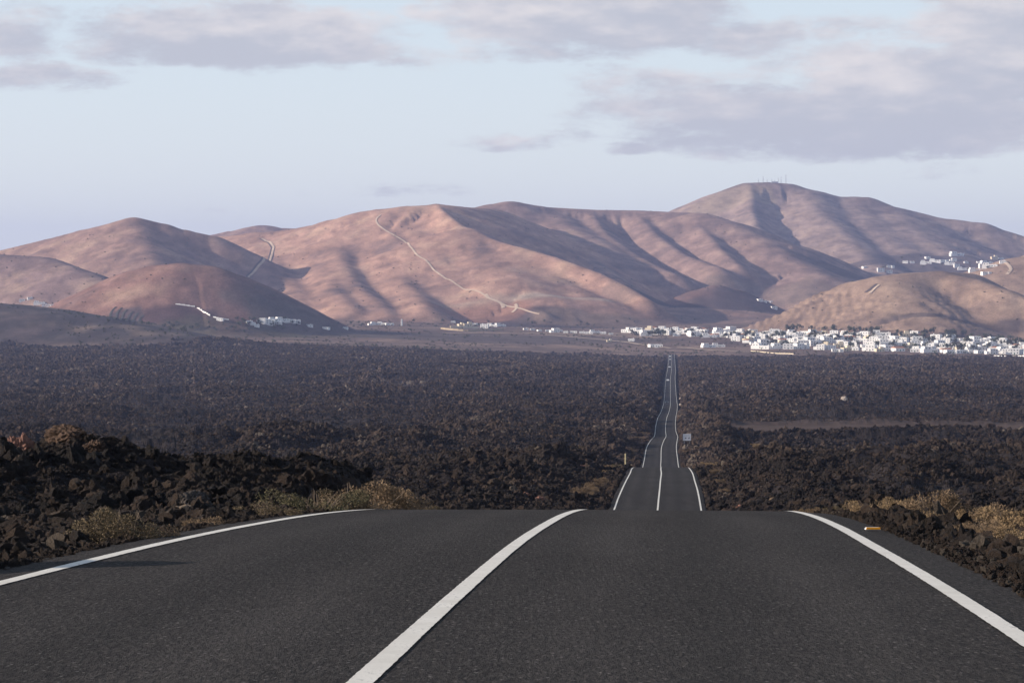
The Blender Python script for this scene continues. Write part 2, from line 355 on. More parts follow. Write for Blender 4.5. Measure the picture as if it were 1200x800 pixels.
rr = np.concatenate([np.geomspace(1.6, 30, 55)[:-1], np.geomspace(30, 1500, 500)[:-1], np.geomspace(1500, 3350, 105)[:-1], np.geomspace(3350, 8600, 330)[:-1], np.geomspace(8600, 14000, 14)])
RRg, THg = np.meshgrid(rr, th, indexing='ij')
TX = RRg * np.sin(THg); TY = RRg * np.cos(THg)
TZ, LAVA, ASH, HID, DR = terrain(TX.copy(), TY.copy())
nr, nc = TZ.shape
def height(x, y):
    x = np.atleast_1d(np.asarray(x, float)); y = np.atleast_1d(np.asarray(y, float))
    r = np.hypot(x, y); t = np.arctan2(x, y)
    i = np.clip(np.interp(r, rr, np.arange(nr)), 0, nr - 1.001); j = np.clip(np.interp(t, th, np.arange(nc)), 0, nc - 1.001)
    a = i.astype(int); b = j.astype(int); u = i - a; v = j - b
    return (TZ[a, b] * (1 - u) * (1 - v) + TZ[a + 1, b] * u * (1 - v) + TZ[a, b + 1] * (1 - u) * v + TZ[a + 1, b + 1] * u * v)
def hgt1(x, y): return float(height(x, y)[0])
def seen(px, py, dmin=20):
    """the ground point that stands in a given viewing direction of the photograph"""
    t = math.atan2((px - 600), F); j = int(round(np.interp(t, th, np.arange(nc))))
    yy = YH - F * TZ[:, j] / np.maximum(TY[:, j], 1e-3)
    ok = np.where((yy <= py) & (TY[:, j] > dmin))[0]
    if not len(ok): return None
    i = ok[0]; f = 1.0
    if i > 0 and yy[i - 1] > py: f = (yy[i - 1] - py) / (yy[i - 1] - yy[i])
    d = TY[i - 1, j] * (1 - f) + TY[i, j] * f
    x = (px - 600) * d / F
    return Vector((x, d, hgt1(x, d)))
# albedo of the ground (its own colour, never its shade)
def c3(a): return np.array(a)[None, None, :]
n_a = fbm(TX / 220, TY / 220, 4, 101)[..., None]; n_b = fbm(TX / 60, TY / 60, 4, 102)[..., None]; n_c = fbm(TX / 14, TY / 14, 3, 103)[..., None]; n_d = fbm(TX / 500, TY / 900, 2, 104)[..., None]
HUE = {-1: (.165, .114, .090), 0: (.275, .172, .134), 1: (.205, .138, .122), 2: (.225, .126, .098), 3: (.372, .222, .162), 4: (.270, .178, .146), 5: (.262, .190, .160), 6: (.290, .196, .140), 7: (.060, .050, .048)}
rock = np.zeros(TZ.shape + (3,))
for k_, c_ in HUE.items(): rock[HID == k_] = c_
# soften the joins between colours
for _ in range(4):
    rock[1:-1] = (rock[:-2] + rock[1:-1] * 2 + rock[2:]) / 4; rock[:, 1:-1] = (rock[:, :-2] + rock[:, 1:-1] * 2 + rock[:, 2:]) / 4
n_s = fbm(TX / 22 + n_b[..., 0] * .6, TY / 170, 3, 105)[..., None]; n_h = perlin(TZ / 7 + n_b[..., 0] * .5, TX / 300, 106)[..., None]
rock = rock * (1 + .20 * n_a + .20 * n_b + .12 * n_c + .16 * n_s + .06 * n_h)
tan = np.clip(n_b * .9 + n_a * .6 - .15, 0, 1) * .55; rock = rock * (1 - tan) + np.array((.40, .28, .19)) * tan
pur = np.clip(-n_b * .8 - n_a * .7 - .15, 0, 1) * .6; rock = rock * (1 - pur) + np.array((.165, .118, .108)) * pur
lavc = np.array((.022, .018, .018)) * (1 + .4 * n_b + .3 * n_c)
br = np.clip(n_a * .8 + n_c * .5 - .1, 0, 1) * .6; lavc = lavc * (1 - br) + np.array((.048, .034, .029)) * br
alb = lavc * LAVA[..., None] + rock * (1 - LAVA[..., None])
alb = alb * (1 - ASH[..., None] * .95) + np.array((.085, .058, .047)) * ASH[..., None] * .95
vg = ((1 - sstep(DR, 4.5, 9)) * (TY > 60) * (TY < ROAD_END) * np.clip(perlin(TX / 9, TY / 14, 8) + .35, 0, 1))[..., None]
alb = alb * (1 - vg) + np.array((.12, .092, .062)) * vg
def patch(px, py, lx, ly, col, a=1.0, rot=0, wob=.35):
    """a field or ash patch of its own colour, lx by ly metres across"""
    global alb
    p = seen(px, py, 2500)
    if p is None: return
    ca, sa = math.cos(rot), math.sin(rot); dx = TX - p.x; dy = TY - p.y
    u = (dx * ca + dy * sa) / lx; v = (-dx * sa + dy * ca) / ly
    q = np.clip((1 - (np.abs(u) ** 3 + np.abs(v) ** 3) + wob * n_b[..., 0]) * 3, 0, 1) * a * (TY > 2500)
    alb = alb * (1 - q[..., None]) + np.array(col) * q[..., None]
ASHC = (.060, .050, .052)
patch(212, 370, 60, 24, (.105, .062, .056)); patch(147, 370, 26, 24, ASHC, .8); patch(205, 384, 60, 14, (.085, .08, .052), .6)
patch(290, 388, 110, 30, (.095, .085, .055), .6); patch(380, 388, 110, 60, (.15, .12, .08), .7); patch(330, 391, 50, 15, (.06, .06, .04), .6)
patch(650, 375, 170, 70, ASHC, .85); patch(560, 381, 200, 30, ASHC, .7); patch(800, 372, 150, 60, (.22, .15, .12), .7); patch(720, 378, 160, 50, (.26, .18, .13), .6)
patch(840, 360, 170, 50, ASHC, .8); patch(760, 349, 90, 40, ASHC, .5); patch(900, 350, 140, 60, (.19, .14, .11), .7); patch(880, 348, 80, 25, ASHC, .7)
patch(990, 318, 120, 80, ASHC, .8); patch(1110, 312, 190, 150, (.07, .06, .062), .75); patch(1010, 309, 90, 40, ASHC, .7)
patch(760, 391, 90, 60, (.28, .2, .14), .6); patch(700, 392, 160, 50, (.24, .17, .12), .7); patch(600, 395, 250, 90, (.10, .08, .07), .7); patch(480, 395, 250, 80, (.09, .072, .066), .7)
patch(470, 388, 40, 30, (.17, .10, .08), .8); patch(1180, 390, 110, 60, (.3, .2, .14), .8); patch(1180, 384, 200, 22, ASHC, .7); patch(865, 402, 70, 45, (.12, .085, .075), .8)
patch(590, 352, 120, 25, (.40, .31, .23), .5); patch(660, 348, 90, 16, (.42, .34, .27), .6); patch(560, 370, 90, 60, (.30, .15, .10), .6)
patch(860, 232, 120, 90, (.36, .27, .18), .55)
alb = np.clip(alb, .012, .6)
# the sheet itself
me = bpy.data.meshes.new('ground')
nv = nr * nc + 1
co = np.zeros((nv, 3)); co[:nr * nc, 0] = TX.ravel(); co[:nr * nc, 1] = TY.ravel(); co[:nr * nc, 2] = TZ.ravel(); co[-1] = (0, 0, -1.62)
I, J = np.meshgrid(np.arange(nr - 1), np.arange(nc), indexing='ij'); J2 = (J + 1) % nc
quads = np.stack([I * nc + J, I * nc + J2, (I + 1) * nc + J2, (I + 1) * nc + J], -1).reshape(-1, 4)[:, ::-1]
cap = np.stack([np.full(nc, nv - 1), (np.arange(nc) + 1) % nc, np.arange(nc)], -1)[:, ::1]
me.vertices.add(nv); me.vertices.foreach_set('co', co.ravel())
me.loops.add(quads.size + cap.size); me.loops.foreach_set('vertex_index', np.concatenate([quads.ravel(), cap.ravel()]).astype(np.int32))
me.polygons.add(len(quads) + len(cap))
ls = np.concatenate([np.arange(len(quads)) * 4, quads.size + np.arange(len(cap)) * 3]).astype(np.int32)
me.polygons.foreach_set('loop_start', ls)
me.update(calc_edges=True); me.validate()
sm = np.concatenate([(TY[:-1] > 3000).ravel(), np.zeros(len(cap), bool)]) if len(me.polygons) == len(quads) + len(cap) else np.ones(len(me.polygons), bool)
me.polygons.foreach_set('use_smooth', sm)
ca_ = me.color_attributes.new('albedo', 'FLOAT_COLOR', 'POINT')
cc = np.ones((nv, 4)); cc[:nr * nc, :3] = alb.reshape(-1, 3); cc[-1, :3] = .03; ca_.data.foreach_set('color', cc.ravel().astype(np.float32))
lv_ = me.attributes.new('rockiness', 'FLOAT', 'POINT'); lv_.data.foreach_set('value', np.append((LAVA * (1 - ASH)).ravel(), 1).astype(np.float32))
M_ground, t, b = mat('ground'); N = NT(t); co_ = N.coord()
at = N.new('ShaderNodeAttribute', attribute_name='albedo'); la = N.new('ShaderNodeAttribute', attribute_name='rockiness')
f1 = N.noise(co_, .35, 6, .65); f2 = N.noise(co_, 2.2, 5, .7); f3 = N.noise(co_, .04, 5, .6, (1, .6, 1.6))
v1 = N.mr(f1, .3, .7, .62, 1.42); v2 = N.mr(f2, .3, .7, .6, 1.4); v3 = N.mr(f3, .3, .7, .72, 1.28)
lavv = N.math('MULTIPLY', v1, v2); hillv = N.math('MULTIPLY', v3, N.mr(f1, .3, .7, .74, 1.26))
vv = N.new('ShaderNodeMix', data_type='FLOAT'); t.links.new(la.outputs['Fac'], vv.inputs[0]); t.links.new(hillv, vv.inputs[2]); t.links.new(lavv, vv.inputs[3])
sc_ = N.new('ShaderNodeVectorMath', operation='SCALE'); t.links.new(at.outputs['Color'], sc_.inputs[0]); t.links.new(vv.outputs[0], sc_.inputs['Scale'])
t.links.new(sc_.outputs[0], b.inputs['Base Color']); b.inputs['Roughness'].default_value = .95; b.inputs['Specular IOR Level'].default_value = .1
hh = N.math('MULTIPLY', N.math('ADD', f1, N.math('MULTIPLY', f2, .4)), N.mr(la.outputs['Fac'], 0, 1, .35, 1)); N.bump(hh, .9, .9, b)
me.materials.append(M_ground)
ground = link('ground', me); tag(ground, kind='structure')

# ------------------------------------------------------------------ haze
hz = MB().box((0, 0, 85), (28600, 28600, 2 * 195.)).build('haze', None)
hz.materials.clear(); M_haze = bpy.data.materials.new('haze'); M_haze.use_nodes = True; t = M_haze.node_tree; t.nodes.clear()
pv = t.nodes.new('ShaderNodeVolumePrincipled'); pv.inputs['Color'].default_value = (.45, .54, .92, 1); pv.inputs['Density'].default_value = 5.8e-5; pv.inputs['Anisotropy'].default_value = .1
ho = t.nodes.new('ShaderNodeOutputMaterial'); t.links.new(pv.outputs[0], ho.inputs['Volume']); hz.materials.append(M_haze)
haze = link('haze', hz); tag(haze, kind='stuff')

# ------------------------------------------------------------------ road
M_asph, t, b = mat('asphalt'); N = NT(t); c_ = N.coord()
g1 = N.noise(c_, 30, 4, .75, (1, .28, 1)); g2 = N.noise(c_, 9, 4, .7); g3 = N.noise(c_, .8, 4, .6, (1, .12, 1)); g4 = N.noise(c_, .12, 3, .5)
vor = N.new('ShaderNodeTexVoronoi'); t.links.new(c_, vor.inputs['Vector']); vor.inputs['Scale'].default_value = 24
chip = N.mr(vor.outputs['Distance'], .08, .30, 1, 0)
cs = N.new('ShaderNodeSeparateColor'); t.links.new(vor.outputs['Color'], cs.inputs[0])
chipm = N.math('MULTIPLY', chip, N.mr(cs.outputs[0], .6, .95, 0, 1))
col = N.mix(N.mr(g1, .38, .63), (.003, .0025, .0025), (.060, .052, .0495)); col = N.mix(N.mr(g2, .35, .65, .0, .4), col, (.016, .014, .014))
col = N.mix(chipm, col, (.30, .28, .27))
col = N.mix(N.mr(g3, .35, .65), N.mix(.12, col, (.02, .02, .02)), N.mix(.10, col, (.09, .085, .085)))
col = N.mix(N.mr(g4, .35, .65, 0, .12), col, (.08, .075, .073))
# wheel tracks: polished, slightly paler bands and a darker oil strip follow the lane, whose coordinate is stored on the mesh
ln = N.new('ShaderNodeAttribute', attribute_name='across'); ab = N.math('ABSOLUTE', N.math('SUBTRACT', N.math('ABSOLUTE', ln.outputs['Fac'], 0), 1.65), 0)
trk = N.math('MULTIPLY', N.mr(N.math('ABSOLUTE', N.math('SUBTRACT', ab, .78), 0), .08, .38, 1, 0), N.mr(g3, .3, .7, .25, 1))
col = N.mix(N.math('MULTIPLY', trk, .16), col, (.105, .095, .09)); oil = N.math('MULTIPLY', N.mr(ab, .05, .32, 1, 0), N.mr(g3, .3, .7, .1, 1)); col = N.mix(N.math('MULTIPLY', oil, .3), col, (.008, .008, .008))
t.links.new(col, b.inputs['Base Color']); b.inputs['Roughness'].default_value = .92; b.inputs['Specular IOR Level'].default_value = .12
N.bump(N.math('ADD', g1, N.math('MULTIPLY', g2, .6)), 1.0, .045, b)
M_line, t, b = mat('road_paint'); N = NT(t); c_ = N.coord()
w1 = N.noise(c_, 34, 4, .75, (1, .4, 1)); w2 = N.noise(c_, 2.2, 4, .6)
wear = N.math('MULTIPLY', N.mr(w1, .56, .68), N.mr(w2, .45, .65, .1, .9))
col = N.mix(N.mr(w2, .3, .7), (.66, .63, .56), (.80, .77, .70)); col = N.mix(wear, col, (.10, .097, .095))
t.links.new(col, b.inputs['Base Color']); b.inputs['Roughness'].default_value = .6; N.bump(w1, .3, .006, b)
def stations(a, b):
    s = [a]
    while s[-1] < b: s.append(s[-1] + max(.5, abs(s[-1]) * .010))
    s[-1] = b; return np.array(s)
ds = np.concatenate([stations(-120, 10)[:-1], np.arange(10, 30, .07), stations(30, ROAD_END)])
def road_frame(d):
    x = road_x(d); z = road_z(d); e = .5; tx = (road_x(d + e) - road_x(d - e)) / (2 * e); nx = 1 / np.sqrt(1 + tx ** 2); return x, z, nx, -tx * nx
def strip(name, d, off_l, off_r, lift, m, kind='structure'):
    x, z, nx, ny = road_frame(d); v = []
    ol = off_l(d) if callable(off_l) else off_l + 0 * d; orr = off_r(d) if callable(off_r) else off_r + 0 * d
    for o in (ol, orr): v.append(np.stack([x + nx * o, d + ny * o, z + lift + d.clip(0) * 6e-6 - .003 * np.abs(o)], 1))
    v = np.stack(v, 1).reshape(-1, 3); n = len(d)
    f = [(2 * i, 2 * i + 1, 2 * i + 3, 2 * i + 2) for i in range(n - 1)]
    o = link(name, mesh(name, v, f, m)); tag(o, kind=kind); return o
# asphalt with camber, ragged edges and side slopes
x, z, nx, ny = road_frame(ds)
jl = .05 * perlin(ds / .9, ds * 0, 3) + .06 * perlin(ds / 4, ds * 0, 4); jr = .05 * perlin(ds / .9, ds * 0, 5) + .06 * perlin(ds / 4, ds * 0, 6)
rows = []
for o, dz in ((-4.75, -.6), (-4.02, -.04), (-3.3, 0), (-1.65, 0), (0, 0), (1.65, 0), (3.3, 0), (4.02, -.04), (4.75, -.6)):
    oo = o + (jl if o < -4 else jr if o > 4 else 0) - math.copysign(.36, o) * sstep(ds, 100, 200) * (abs(o) > 4)
    dzz = dz - (.0008 * ds.clip(0) if abs(o) > 5 else 0)
    rows.append(np.stack([x + nx * oo, ds + ny * oo, z - .003 * abs(min(abs(o), 4.02)) + dzz], 1))
v = np.stack(rows, 1).reshape(-1, 3); k = 9
road = link('road', mesh('road', v, [(i * k + j, i * k + j + 1, (i + 1) * k + j + 1, (i + 1) * k + j) for i in range(len(ds) - 1) for j in range(k - 1)], M_asph)); tag(road, kind='structure')
ac = road.data.attributes.new('across', 'FLOAT', 'POINT'); ac.data.foreach_set('value', np.tile(np.array([-4.75, -4.02, -3.3, -1.65, 0, 1.65, 3.3, 4.02, 4.75]), len(ds)).astype(np.float32))
wv = lambda s: (lambda d: .003 * perlin(d / 1.6, d * 0, s) + .004 * perlin(d / .13, d * 0, s + 40) * (d < 40))
LW = .062
for nm, o, s in (('left_edge_line', -3.3, 1), ('centre_line', 0, 3), ('right_edge_line', 3.3, 5)):
    strip(nm, ds, (lambda d, o=o, s=s: o - LW - d.clip(0) * 6e-6 + wv(s)(d)), (lambda d, o=o, s=s: o + LW + d.clip(0) * 6e-6 + wv(s + 1)(d)), .006, M_line)

# ------------------------------------------------------------------ dry shrubs
SHRUBS = []; LAND = []
def shrub_mesh(name, seed, m, n=5000, leaf=.03):
    r_ = np.random.default_rng(seed); lobes = [(r_.uniform(-.68, .68), r_.uniform(-.55, .55), r_.uniform(.16, .66), r_.uniform(.15, .30)) for _ in range(13)]
    b = MB()
    for _ in range(n):
        l = lobes[r_.integers(0, 13)]; d = r_.normal(0, 1, 3); d /= np.linalg.norm(d); rad = l[3] * r_.random() ** .28
        c = np.array((l[0], l[1], l[2])) + d * rad * np.array((1, 1, .85))
        if c[2] < .02: c[2] = abs(c[2]) * .5 + .02
        out_ = d * .6 + r_.normal(0, .5, 3) + np.array((0, 0, .5)); out_ /= np.linalg.norm(out_); sd_ = np.cross(out_, r_.normal(0, 1, 3)); sd_ /= np.linalg.norm(sd_) + 1e-6
        L = leaf * r_.uniform(.7, 1.9); w = leaf * r_.uniform(.22, .5)
        b.tri(tuple(c - sd_ * w), tuple(c + sd_ * w), tuple(c + out_ * L))
    return b.build(name, m)
def twig_mesh(name, seed, m, n=46):
    r_ = np.random.default_rng(seed); b = MB()
    for _ in range(n):
        a = r_.uniform(0, 6.283); e = r_.uniform(.25, 1.45); L = r_.uniform(.5, .98); p0 = Vector((r_.normal(0, .05), r_.normal(0, .05), 0))
        d = Vector((math.cos(a) * math.cos(e), math.sin(a) * math.cos(e), math.sin(e))); p1 = p0 + d * L * .5; p2 = p1 + (d + Vector(r_.normal(0, .3, 3))).normalized() * L * .45
        b.tube(p0, p1, .014, .009, 3); b.tube(p1, p2, .009, .003, 3)
    return b.build(name, m)
M_dry = simple('dry_leaves', (.20, .140, .088), .9, .35, 2.0, inst=.0); M_olive = simple('olive_leaves', (.150, .115, .070), .9, .35, 2.0); M_twig = simple('twig_bark', (.13, .10, .075), .9, .2, 5); M_green = simple('green_leaves', (.105, .092, .050), .85, .4, 2.0); M_straw = simple('straw_leaves', (.25, .175, .10), .9, .3, 2)
FOL = {'dry': [shrub_mesh('foliage', s, M_dry) for s in (1, 2, 3)], 'olive': [shrub_mesh('foliage', s, M_olive) for s in (4, 5)], 'green': [shrub_mesh('foliage', 6, M_green)], 'straw': [shrub_mesh('foliage', 7, M_straw), shrub_mesh('foliage', 8, M_straw)]}
TWG = [twig_mesh('twigs', s, M_twig) for s in (1, 2)]
def shrub(kind, x, y, s, label, group=None, hz_=1.0, name='dry_shrub'):
    z = hgt1(x, y) + (.35 if name != 'dry_shrub' else 0)
    r0 = link(name, None, None, (x, y, z - .05 * s), (0, 0, random.uniform(0, 6.28)), (s, s, s * hz_)); r0.empty_display_size = .3
    tag(r0, label, 'shrub', group); link('foliage', random.choice(FOL[kind]), r0); link('twigs', random.choice(TWG), r0); return r0
def shrub_at(kind, px, d, s, label, **k):
    if px < 600: s *= 2.35
    SHRUBS.append(((px - 600) * d / F, d, s)); return shrub(kind, (px - 600) * d / F, d, s, label, **k)
GR = 'dry shrubs along the right shoulder'; GL = 'shrubs along the left shoulder'
shrub_at('olive', 140, 28.5, .28, 'greyish green dry shrub at the left shoulder, nearest on the left', group=GL, hz_=.85)
shrub_at('dry', 166, 28.8, .20, 'small grey tan shrub touching the right side of the nearest left shrub', group=GL, hz_=.8)
shrub_at('dry', 238, 33.5, .17, 'tiny tan shrub beside the small tan stone on the left shoulder', group=GL, hz_=.8)
shrub_at('olive', 316, 39, .26, 'small grey green shrub left of the green one on the left shoulder', group=GL, hz_=.7)
shrub_at('green', 372, 44, .38, 'olive green shrub left of the big grey shrub at the left line end', group=GL, hz_=.75); shrub_at('olive', 392, 45, .34, 'olive shrub squeezed between the green and the big grey shrub', group=GL, hz_=.8)
shrub_at('dry', 428, 46, .46, 'big grey tan shrub where the left edge line meets the crest', group=GL, hz_=.8); shrub_at('dry', 455, 47.5, .40, 'grey tan shrub at the right side of the big grey shrub', group=GL, hz_=.75)
shrub_at('olive', 487, 49, .24, 'low dark shrub peeking over the crest, rightmost of the left shrubs', group=GL, hz_=.6)
for px, d, s, kd, lb in [(1018, 42, .34, 'straw', 'yellow tan shrub leftmost of the tall right shoulder shrubs'), (1048, 41, .40, 'straw', 'yellow tan shrub second from left among the tall right shoulder shrubs'), (1092, 38, .52, 'dry', 'large tan shrub at the middle of the right shoulder cluster'),
    (1108, 33, .30, 'straw', 'low pale shrub nearest the shoulder under the large middle shrub'),
    (1160, 33, .42, 'dry', 'tan shrub toward the right photo edge, beyond the dark gap'), (1190, 30, .46, 'straw', 'yellow tan shrub at the right photo edge, upper one'), (1150, 28, .28, 'dry', 'small brown shrub low near the right photo edge'), (1200, 25, .30, 'straw', 'straw shrub at the right photo edge, lowest one'),
    (985, 43.5, .24, 'olive', 'low olive shrub where the right edge line meets the crest'), (957, 45.5, .20, 'dry', 'flat tan shrub just above the right end of the crest'), (935, 47, .18, 'straw', 'smallest straw shrub left of the flat tan one at the crest'), (1222, 37, .45, 'dry', 'tan shrub cut by the right photo edge behind the others')]:
    shrub_at(kd, px, d + 2.5, s * 1.45, lb, group=GR, hz_=.95)
# tufts beside the middle and far road
rs2 = np.random.default_rng(21)
BUSH = {-1: [], 1: []}
for d, side, s, k_ in [(232, -1, 1.0, 'dry'), (238, -1, .8, 'dry'), (250, -1, .8, 'dry'), (262, -1, .9, 'dry'), (300, -1, .6, 'straw'), (325, -1, .8, 'dry'), (345, -1, .7, 'green'), (350, 1, 1.0, 'straw'), (358, 1, .9, 'straw'), (300, 1, .7, 'dry'), (262, 1, .7, 'dry'), (240, 1, .5, 'dry'),
                       (545, -1, .9, 'dry'), (590, -1, .9, 'dry'), (700, -1, 1.5, 'dry'), (760, -1, 1.6, 'dry'), (800, -1, 1.6, 'dry'), (850, -1, 1.2, 'dry'), (1010, -1, 1.8, 'green'), (1080, -1, 1.8, 'straw'), (1150, -1, 1.5, 'dry'), (1460, -1, 2.0, 'dry'), (1520, -1, 1.8, 'dry'), (600, 1, .9, 'dry'), (680, 1, 1.1, 'dry'), (740, 1, 1.0, 'dry'), (1000, 1, 1.2, 'dry'), (1150, 1, 1.3, 'dry'), (1280, 1, 1.3, 'straw')]:
    s *= 1.45; off = rs2.uniform(4.6, 5.4) + s * .6; SHRUBS.append((float(road_x(d)) + side * off, d, s * .8)); x = float(road_x(d)) + side * off
    BUSH[side].append((d, k_)); nn = sorted([q for q in (BUSH[side])]); shrub(k_, x, d, s, '', 'bushes on the %s verge beyond the crest' % ('left' if side < 0 else 'right'), .7, 'roadside_bush')
BO = [o for o in COL.objects if o.name.startswith('roadside_bush')]
for side in (-1, 1):
    Q = sorted([o for o in BO if (o.location.x - float(road_x(o.location.y))) * side > 0], key=lambda o: o.location.y)
    for i, o in enumerate(Q): tag(o, 'dry roadside bush, %s from the crest on the %s verge of the far road' % ('first' if i == 0 else ORD[i].split()[0], 'left' if side < 0 else 'right'), 'shrub')
for px, py, s in [(706, 526, .9), (680, 528, .8), (345, 476, 2.2), (372, 475, 1.8), (398, 472, 2.0), (180, 500, 1.0), (300, 470, 2.0), (50, 470, 2.0), (885, 527, 1.1)]:
    p = seen(px, py, 90)
    if p: shrub('olive' if px != 885 else 'straw', p.x, p.y, s, 'pale bush alone in open lava, ' + {706: 'right one of the pair left of the post', 680: 'left one of the pair left of the post', 345: 'left of the middle trio', 372: 'middle of the middle trio', 398: 'right of the middle trio', 180: 'just above the left lava bank', 300: 'left of the middle trio by a gap', 50: 'farthest left, above the orange crag', 885: 'right of the far road'}[px], 'lone bushes in the lava field', .7, 'lone_bush')
# ------------------------------------------------------------------ lava rocks
def rock_mesh(name, seed, m, sub=2, flat=(1, 1, .75), amp=.55):
    bm = bmesh.new(); bmesh.ops.create_icosphere(bm, subdivisions=sub, radius=1); rs = np.random.default_rng(seed)
    from mathutils import noise
    o = Vector(rs.uniform(-50, 50, 3))
    for v in bm.verts:
        p = v.co.copy(); q = p * 1.1 + o
        n_ = noise.noise(q) * .9 + noise.noise(q * 2.3) * .6 - abs(noise.noise(q * 3.7)) * .7 + noise.noise(q * 7.1) * .4 + .15
        v.co = p * (1 + amp * n_)
        v.co.x *= flat[0]; v.co.y *= flat[1]; v.co.z *= flat[2]
    me = bpy.data.meshes.new(name); bm.to_mesh(me); bm.free(); me.materials.append(m); return me
def place_rock(px, py, s, m, label, flat=(1, 1, .7), sub=5, dmin=20, amp=.5, group=None):
    LAND.append((px, py, label)); p = seen(px, py, dmin); SHRUBS.append((p.x, p.y, s * .8)); me = rock_mesh('boulder', int(px * 7 + py), m, sub, flat, amp)
    o = link('boulder', me, None, (p.x, p.y, p.z + s * .2), (0, 0, random.uniform(0, 6)), s); tag(o, label, 'rock', group); return o
M_tan = simple('tan_rock', (.17, .12, .078), .9, .35, 3); M_red = simple('red_rock', (.20, .105, .08), .9, .3, 3); M_pale = simple('pale_rock', (.42, .36, .31), .9, .3, 3); M_oran = simple('orange_rock', (.062, .038, .026), .9, .75, 4); M_dark = simple('dark_rock', (.05, .042, .038), .9, .4, 3)
place_rock(78, 516, .34, M_oran, 'orange brown crag crowning the lava bank left of the road', (1.5, 1, .8), amp=.32)
place_rock(110, 528, .24, M_oran, 'smaller orange brown crag just right of the crag crowning the left bank', (1.2, 1, .7))
place_rock(24, 532, .30, M_red, 'pale reddish boulder near the left photo edge on the lava bank', (1, .8, 1.1))
place_rock(212, 607, .42, M_tan, 'flat tan rock slab beside the shoulder, right of the left dry shrub', (2.0, .6, .25), amp=.3)
place_rock(248, 603, .22, M_tan, 'small tan stone at the right end of the flat tan slab', (1.4, .7, .5), amp=.4)
place_rock(226, 596, .33, M_dark, 'large rounded dark boulder behind the flat tan slab', (1.1, .9, .75), amp=.3)
place_rock(617, 583, .42, M_red, 'left one of two small reddish stones above the road crest'); place_rock(632, 588, .40, M_red, 'right one of two small reddish stones above the road crest')
place_rock(683, 552, .7, M_red, 'small pinkish rock in lava left of the wooden post')
place_rock(989, 469, 1.5, M_pale, 'lone pale round boulder far out in the lava right of the road', (1, 1, .9), dmin=600, amp=.25)
place_rock(798, 476, 1.1, M_pale, 'pale rock by the right verge of the far road', (1, 1, .9), dmin=600, amp=.3); place_rock(797.5, 468, .9, M_pale, 'smaller pale rock by the right verge farther along the far road', (1, 1, .9), dmin=600, amp=.3)
place_rock(843, 507, .9, M_pale, 'pale rock at the left tip of the brown ash plain', dmin=300); place_rock(907, 588, .35, M_tan, 'tan stone among lava just beyond the road crest, right side', dmin=40)
place_rock(812, 541, .7, M_pale, 'pale rock in the lava right of the middle road stretch', dmin=200); place_rock(868, 596, .3, M_red, 'small reddish stone by the crest right of the far road', dmin=46)

M_rock, t, b = mat('lava_rock'); N = NT(t); c_ = N.coord(); oi = N.new('ShaderNodeObjectInfo'); rnd = oi.outputs['Random']
ta = N.new('ShaderNodeAttribute', attribute_type='INSTANCER', attribute_name='tone'); rnd = N.math('ADD', N.math('MULTIPLY', N.math('MULTIPLY', rnd, rnd), .72), N.math('MULTIPLY', ta.outputs['Fac'], .42))
r1 = N.noise(c_, 4.0, 7, .78); cr = N.new('ShaderNodeValToRGB'); t.links.new(rnd, cr.inputs[0]); e = cr.color_ramp; e.interpolation = 'LINEAR'
stops = [(0, (.015, .011, .010)), (.22, (.036, .026, .022)), (.45, (.064, .044, .034)), (.68, (.092, .060, .044)), (.86, (.112, .076, .055)), (.95, (.14, .105, .08)), (1, (.21, .17, .135))]
e.elements[0].position = 0; e.elements[0].color = stops[0][1] + (1,); e.elements[1].position = 1; e.elements[1].color = stops[-1][1] + (1,)
for p_, c in stops[1:-1]: q = e.elements.new(p_); q.color = c + (1,)
col = N.mix(N.mr(r1, .35, .7), N.mix(.45, cr.outputs[0], (.014, .012, .012)), cr.outputs[0])
col = N.mix(N.mr(N.noise(c_, .9, 3), .58, .7, 0, .35), col, (.12, .10, .08))
t.links.new(col, b.inputs['Base Color']); b.inputs['Roughness'].default_value = .9; N.bump(r1, 1.0, .5, b)
PROTO = [rock_mesh('lava_rock', 100 + i, M_rock, 3, (random.uniform(.7, 1.3), random.uniform(.7, 1.2), random.uniform(.5, .8)), random.uniform(.45, .75)) for i in range(7)]
def tone(x, y): return np.clip(.5 + .8 * perlin(x / 38, y / 60, 201) + .7 * perlin(x / 9, y / 14, 202) + .4 * perlin(x / 160, y / 300, 203), 0, 1)
def road_top(x, y):
    off = x - road_x(y); return np.where(np.abs(off) < 4.1, road_z(y) - .045, -1e9)
def rock_z(x, y, s): return hgt1(x, y) + s * .25
cand = []
rs = np.random.default_rng(3)
while len(cand) < 285:
    left = rs.random() < .62
    if left: px = rs.uniform(-15, 420); d = rs.uniform(24, 72)
    else: px = rs.uniform(930, 1215); d = rs.uniform(17.5, 62)
    x = (px - 600) * d / F; dr = abs(x - float(road_x(d))); s = rs.uniform(.085, .14) * (1 + d / 90) * (1 + (rs.random() < .15) * (.35 if d > 38 else .1))
    if dr < 4.35 + s * 1.1: continue
    if any((x - a) ** 2 + (d - b_) ** 2 < (q * .8) ** 2 for a, b_, q in SHRUBS): continue
    if any((x - a) ** 2 + (d - b_) ** 2 < (s + s2) ** 2 * .6 for a, b_, s2, _ in cand): continue
    cand.append((x, d, s, left))
first = {}; blocks = []
for i, (x, y, s, left) in enumerate(cand):
    o = link('lava_rock', PROTO[i % 7], None, (x, y, rock_z(x, y, s)), (rs.uniform(0, 6.3), rs.uniform(0, 6.3), rs.uniform(0, 6.3)), s)
    o['tone'] = float(tone(np.array([x]), np.array([y]))[0]); first.setdefault(i % 7, o); blocks.append((600 + F * x / y, YH - F * o.location.z / y, o, left))
near_ = {}
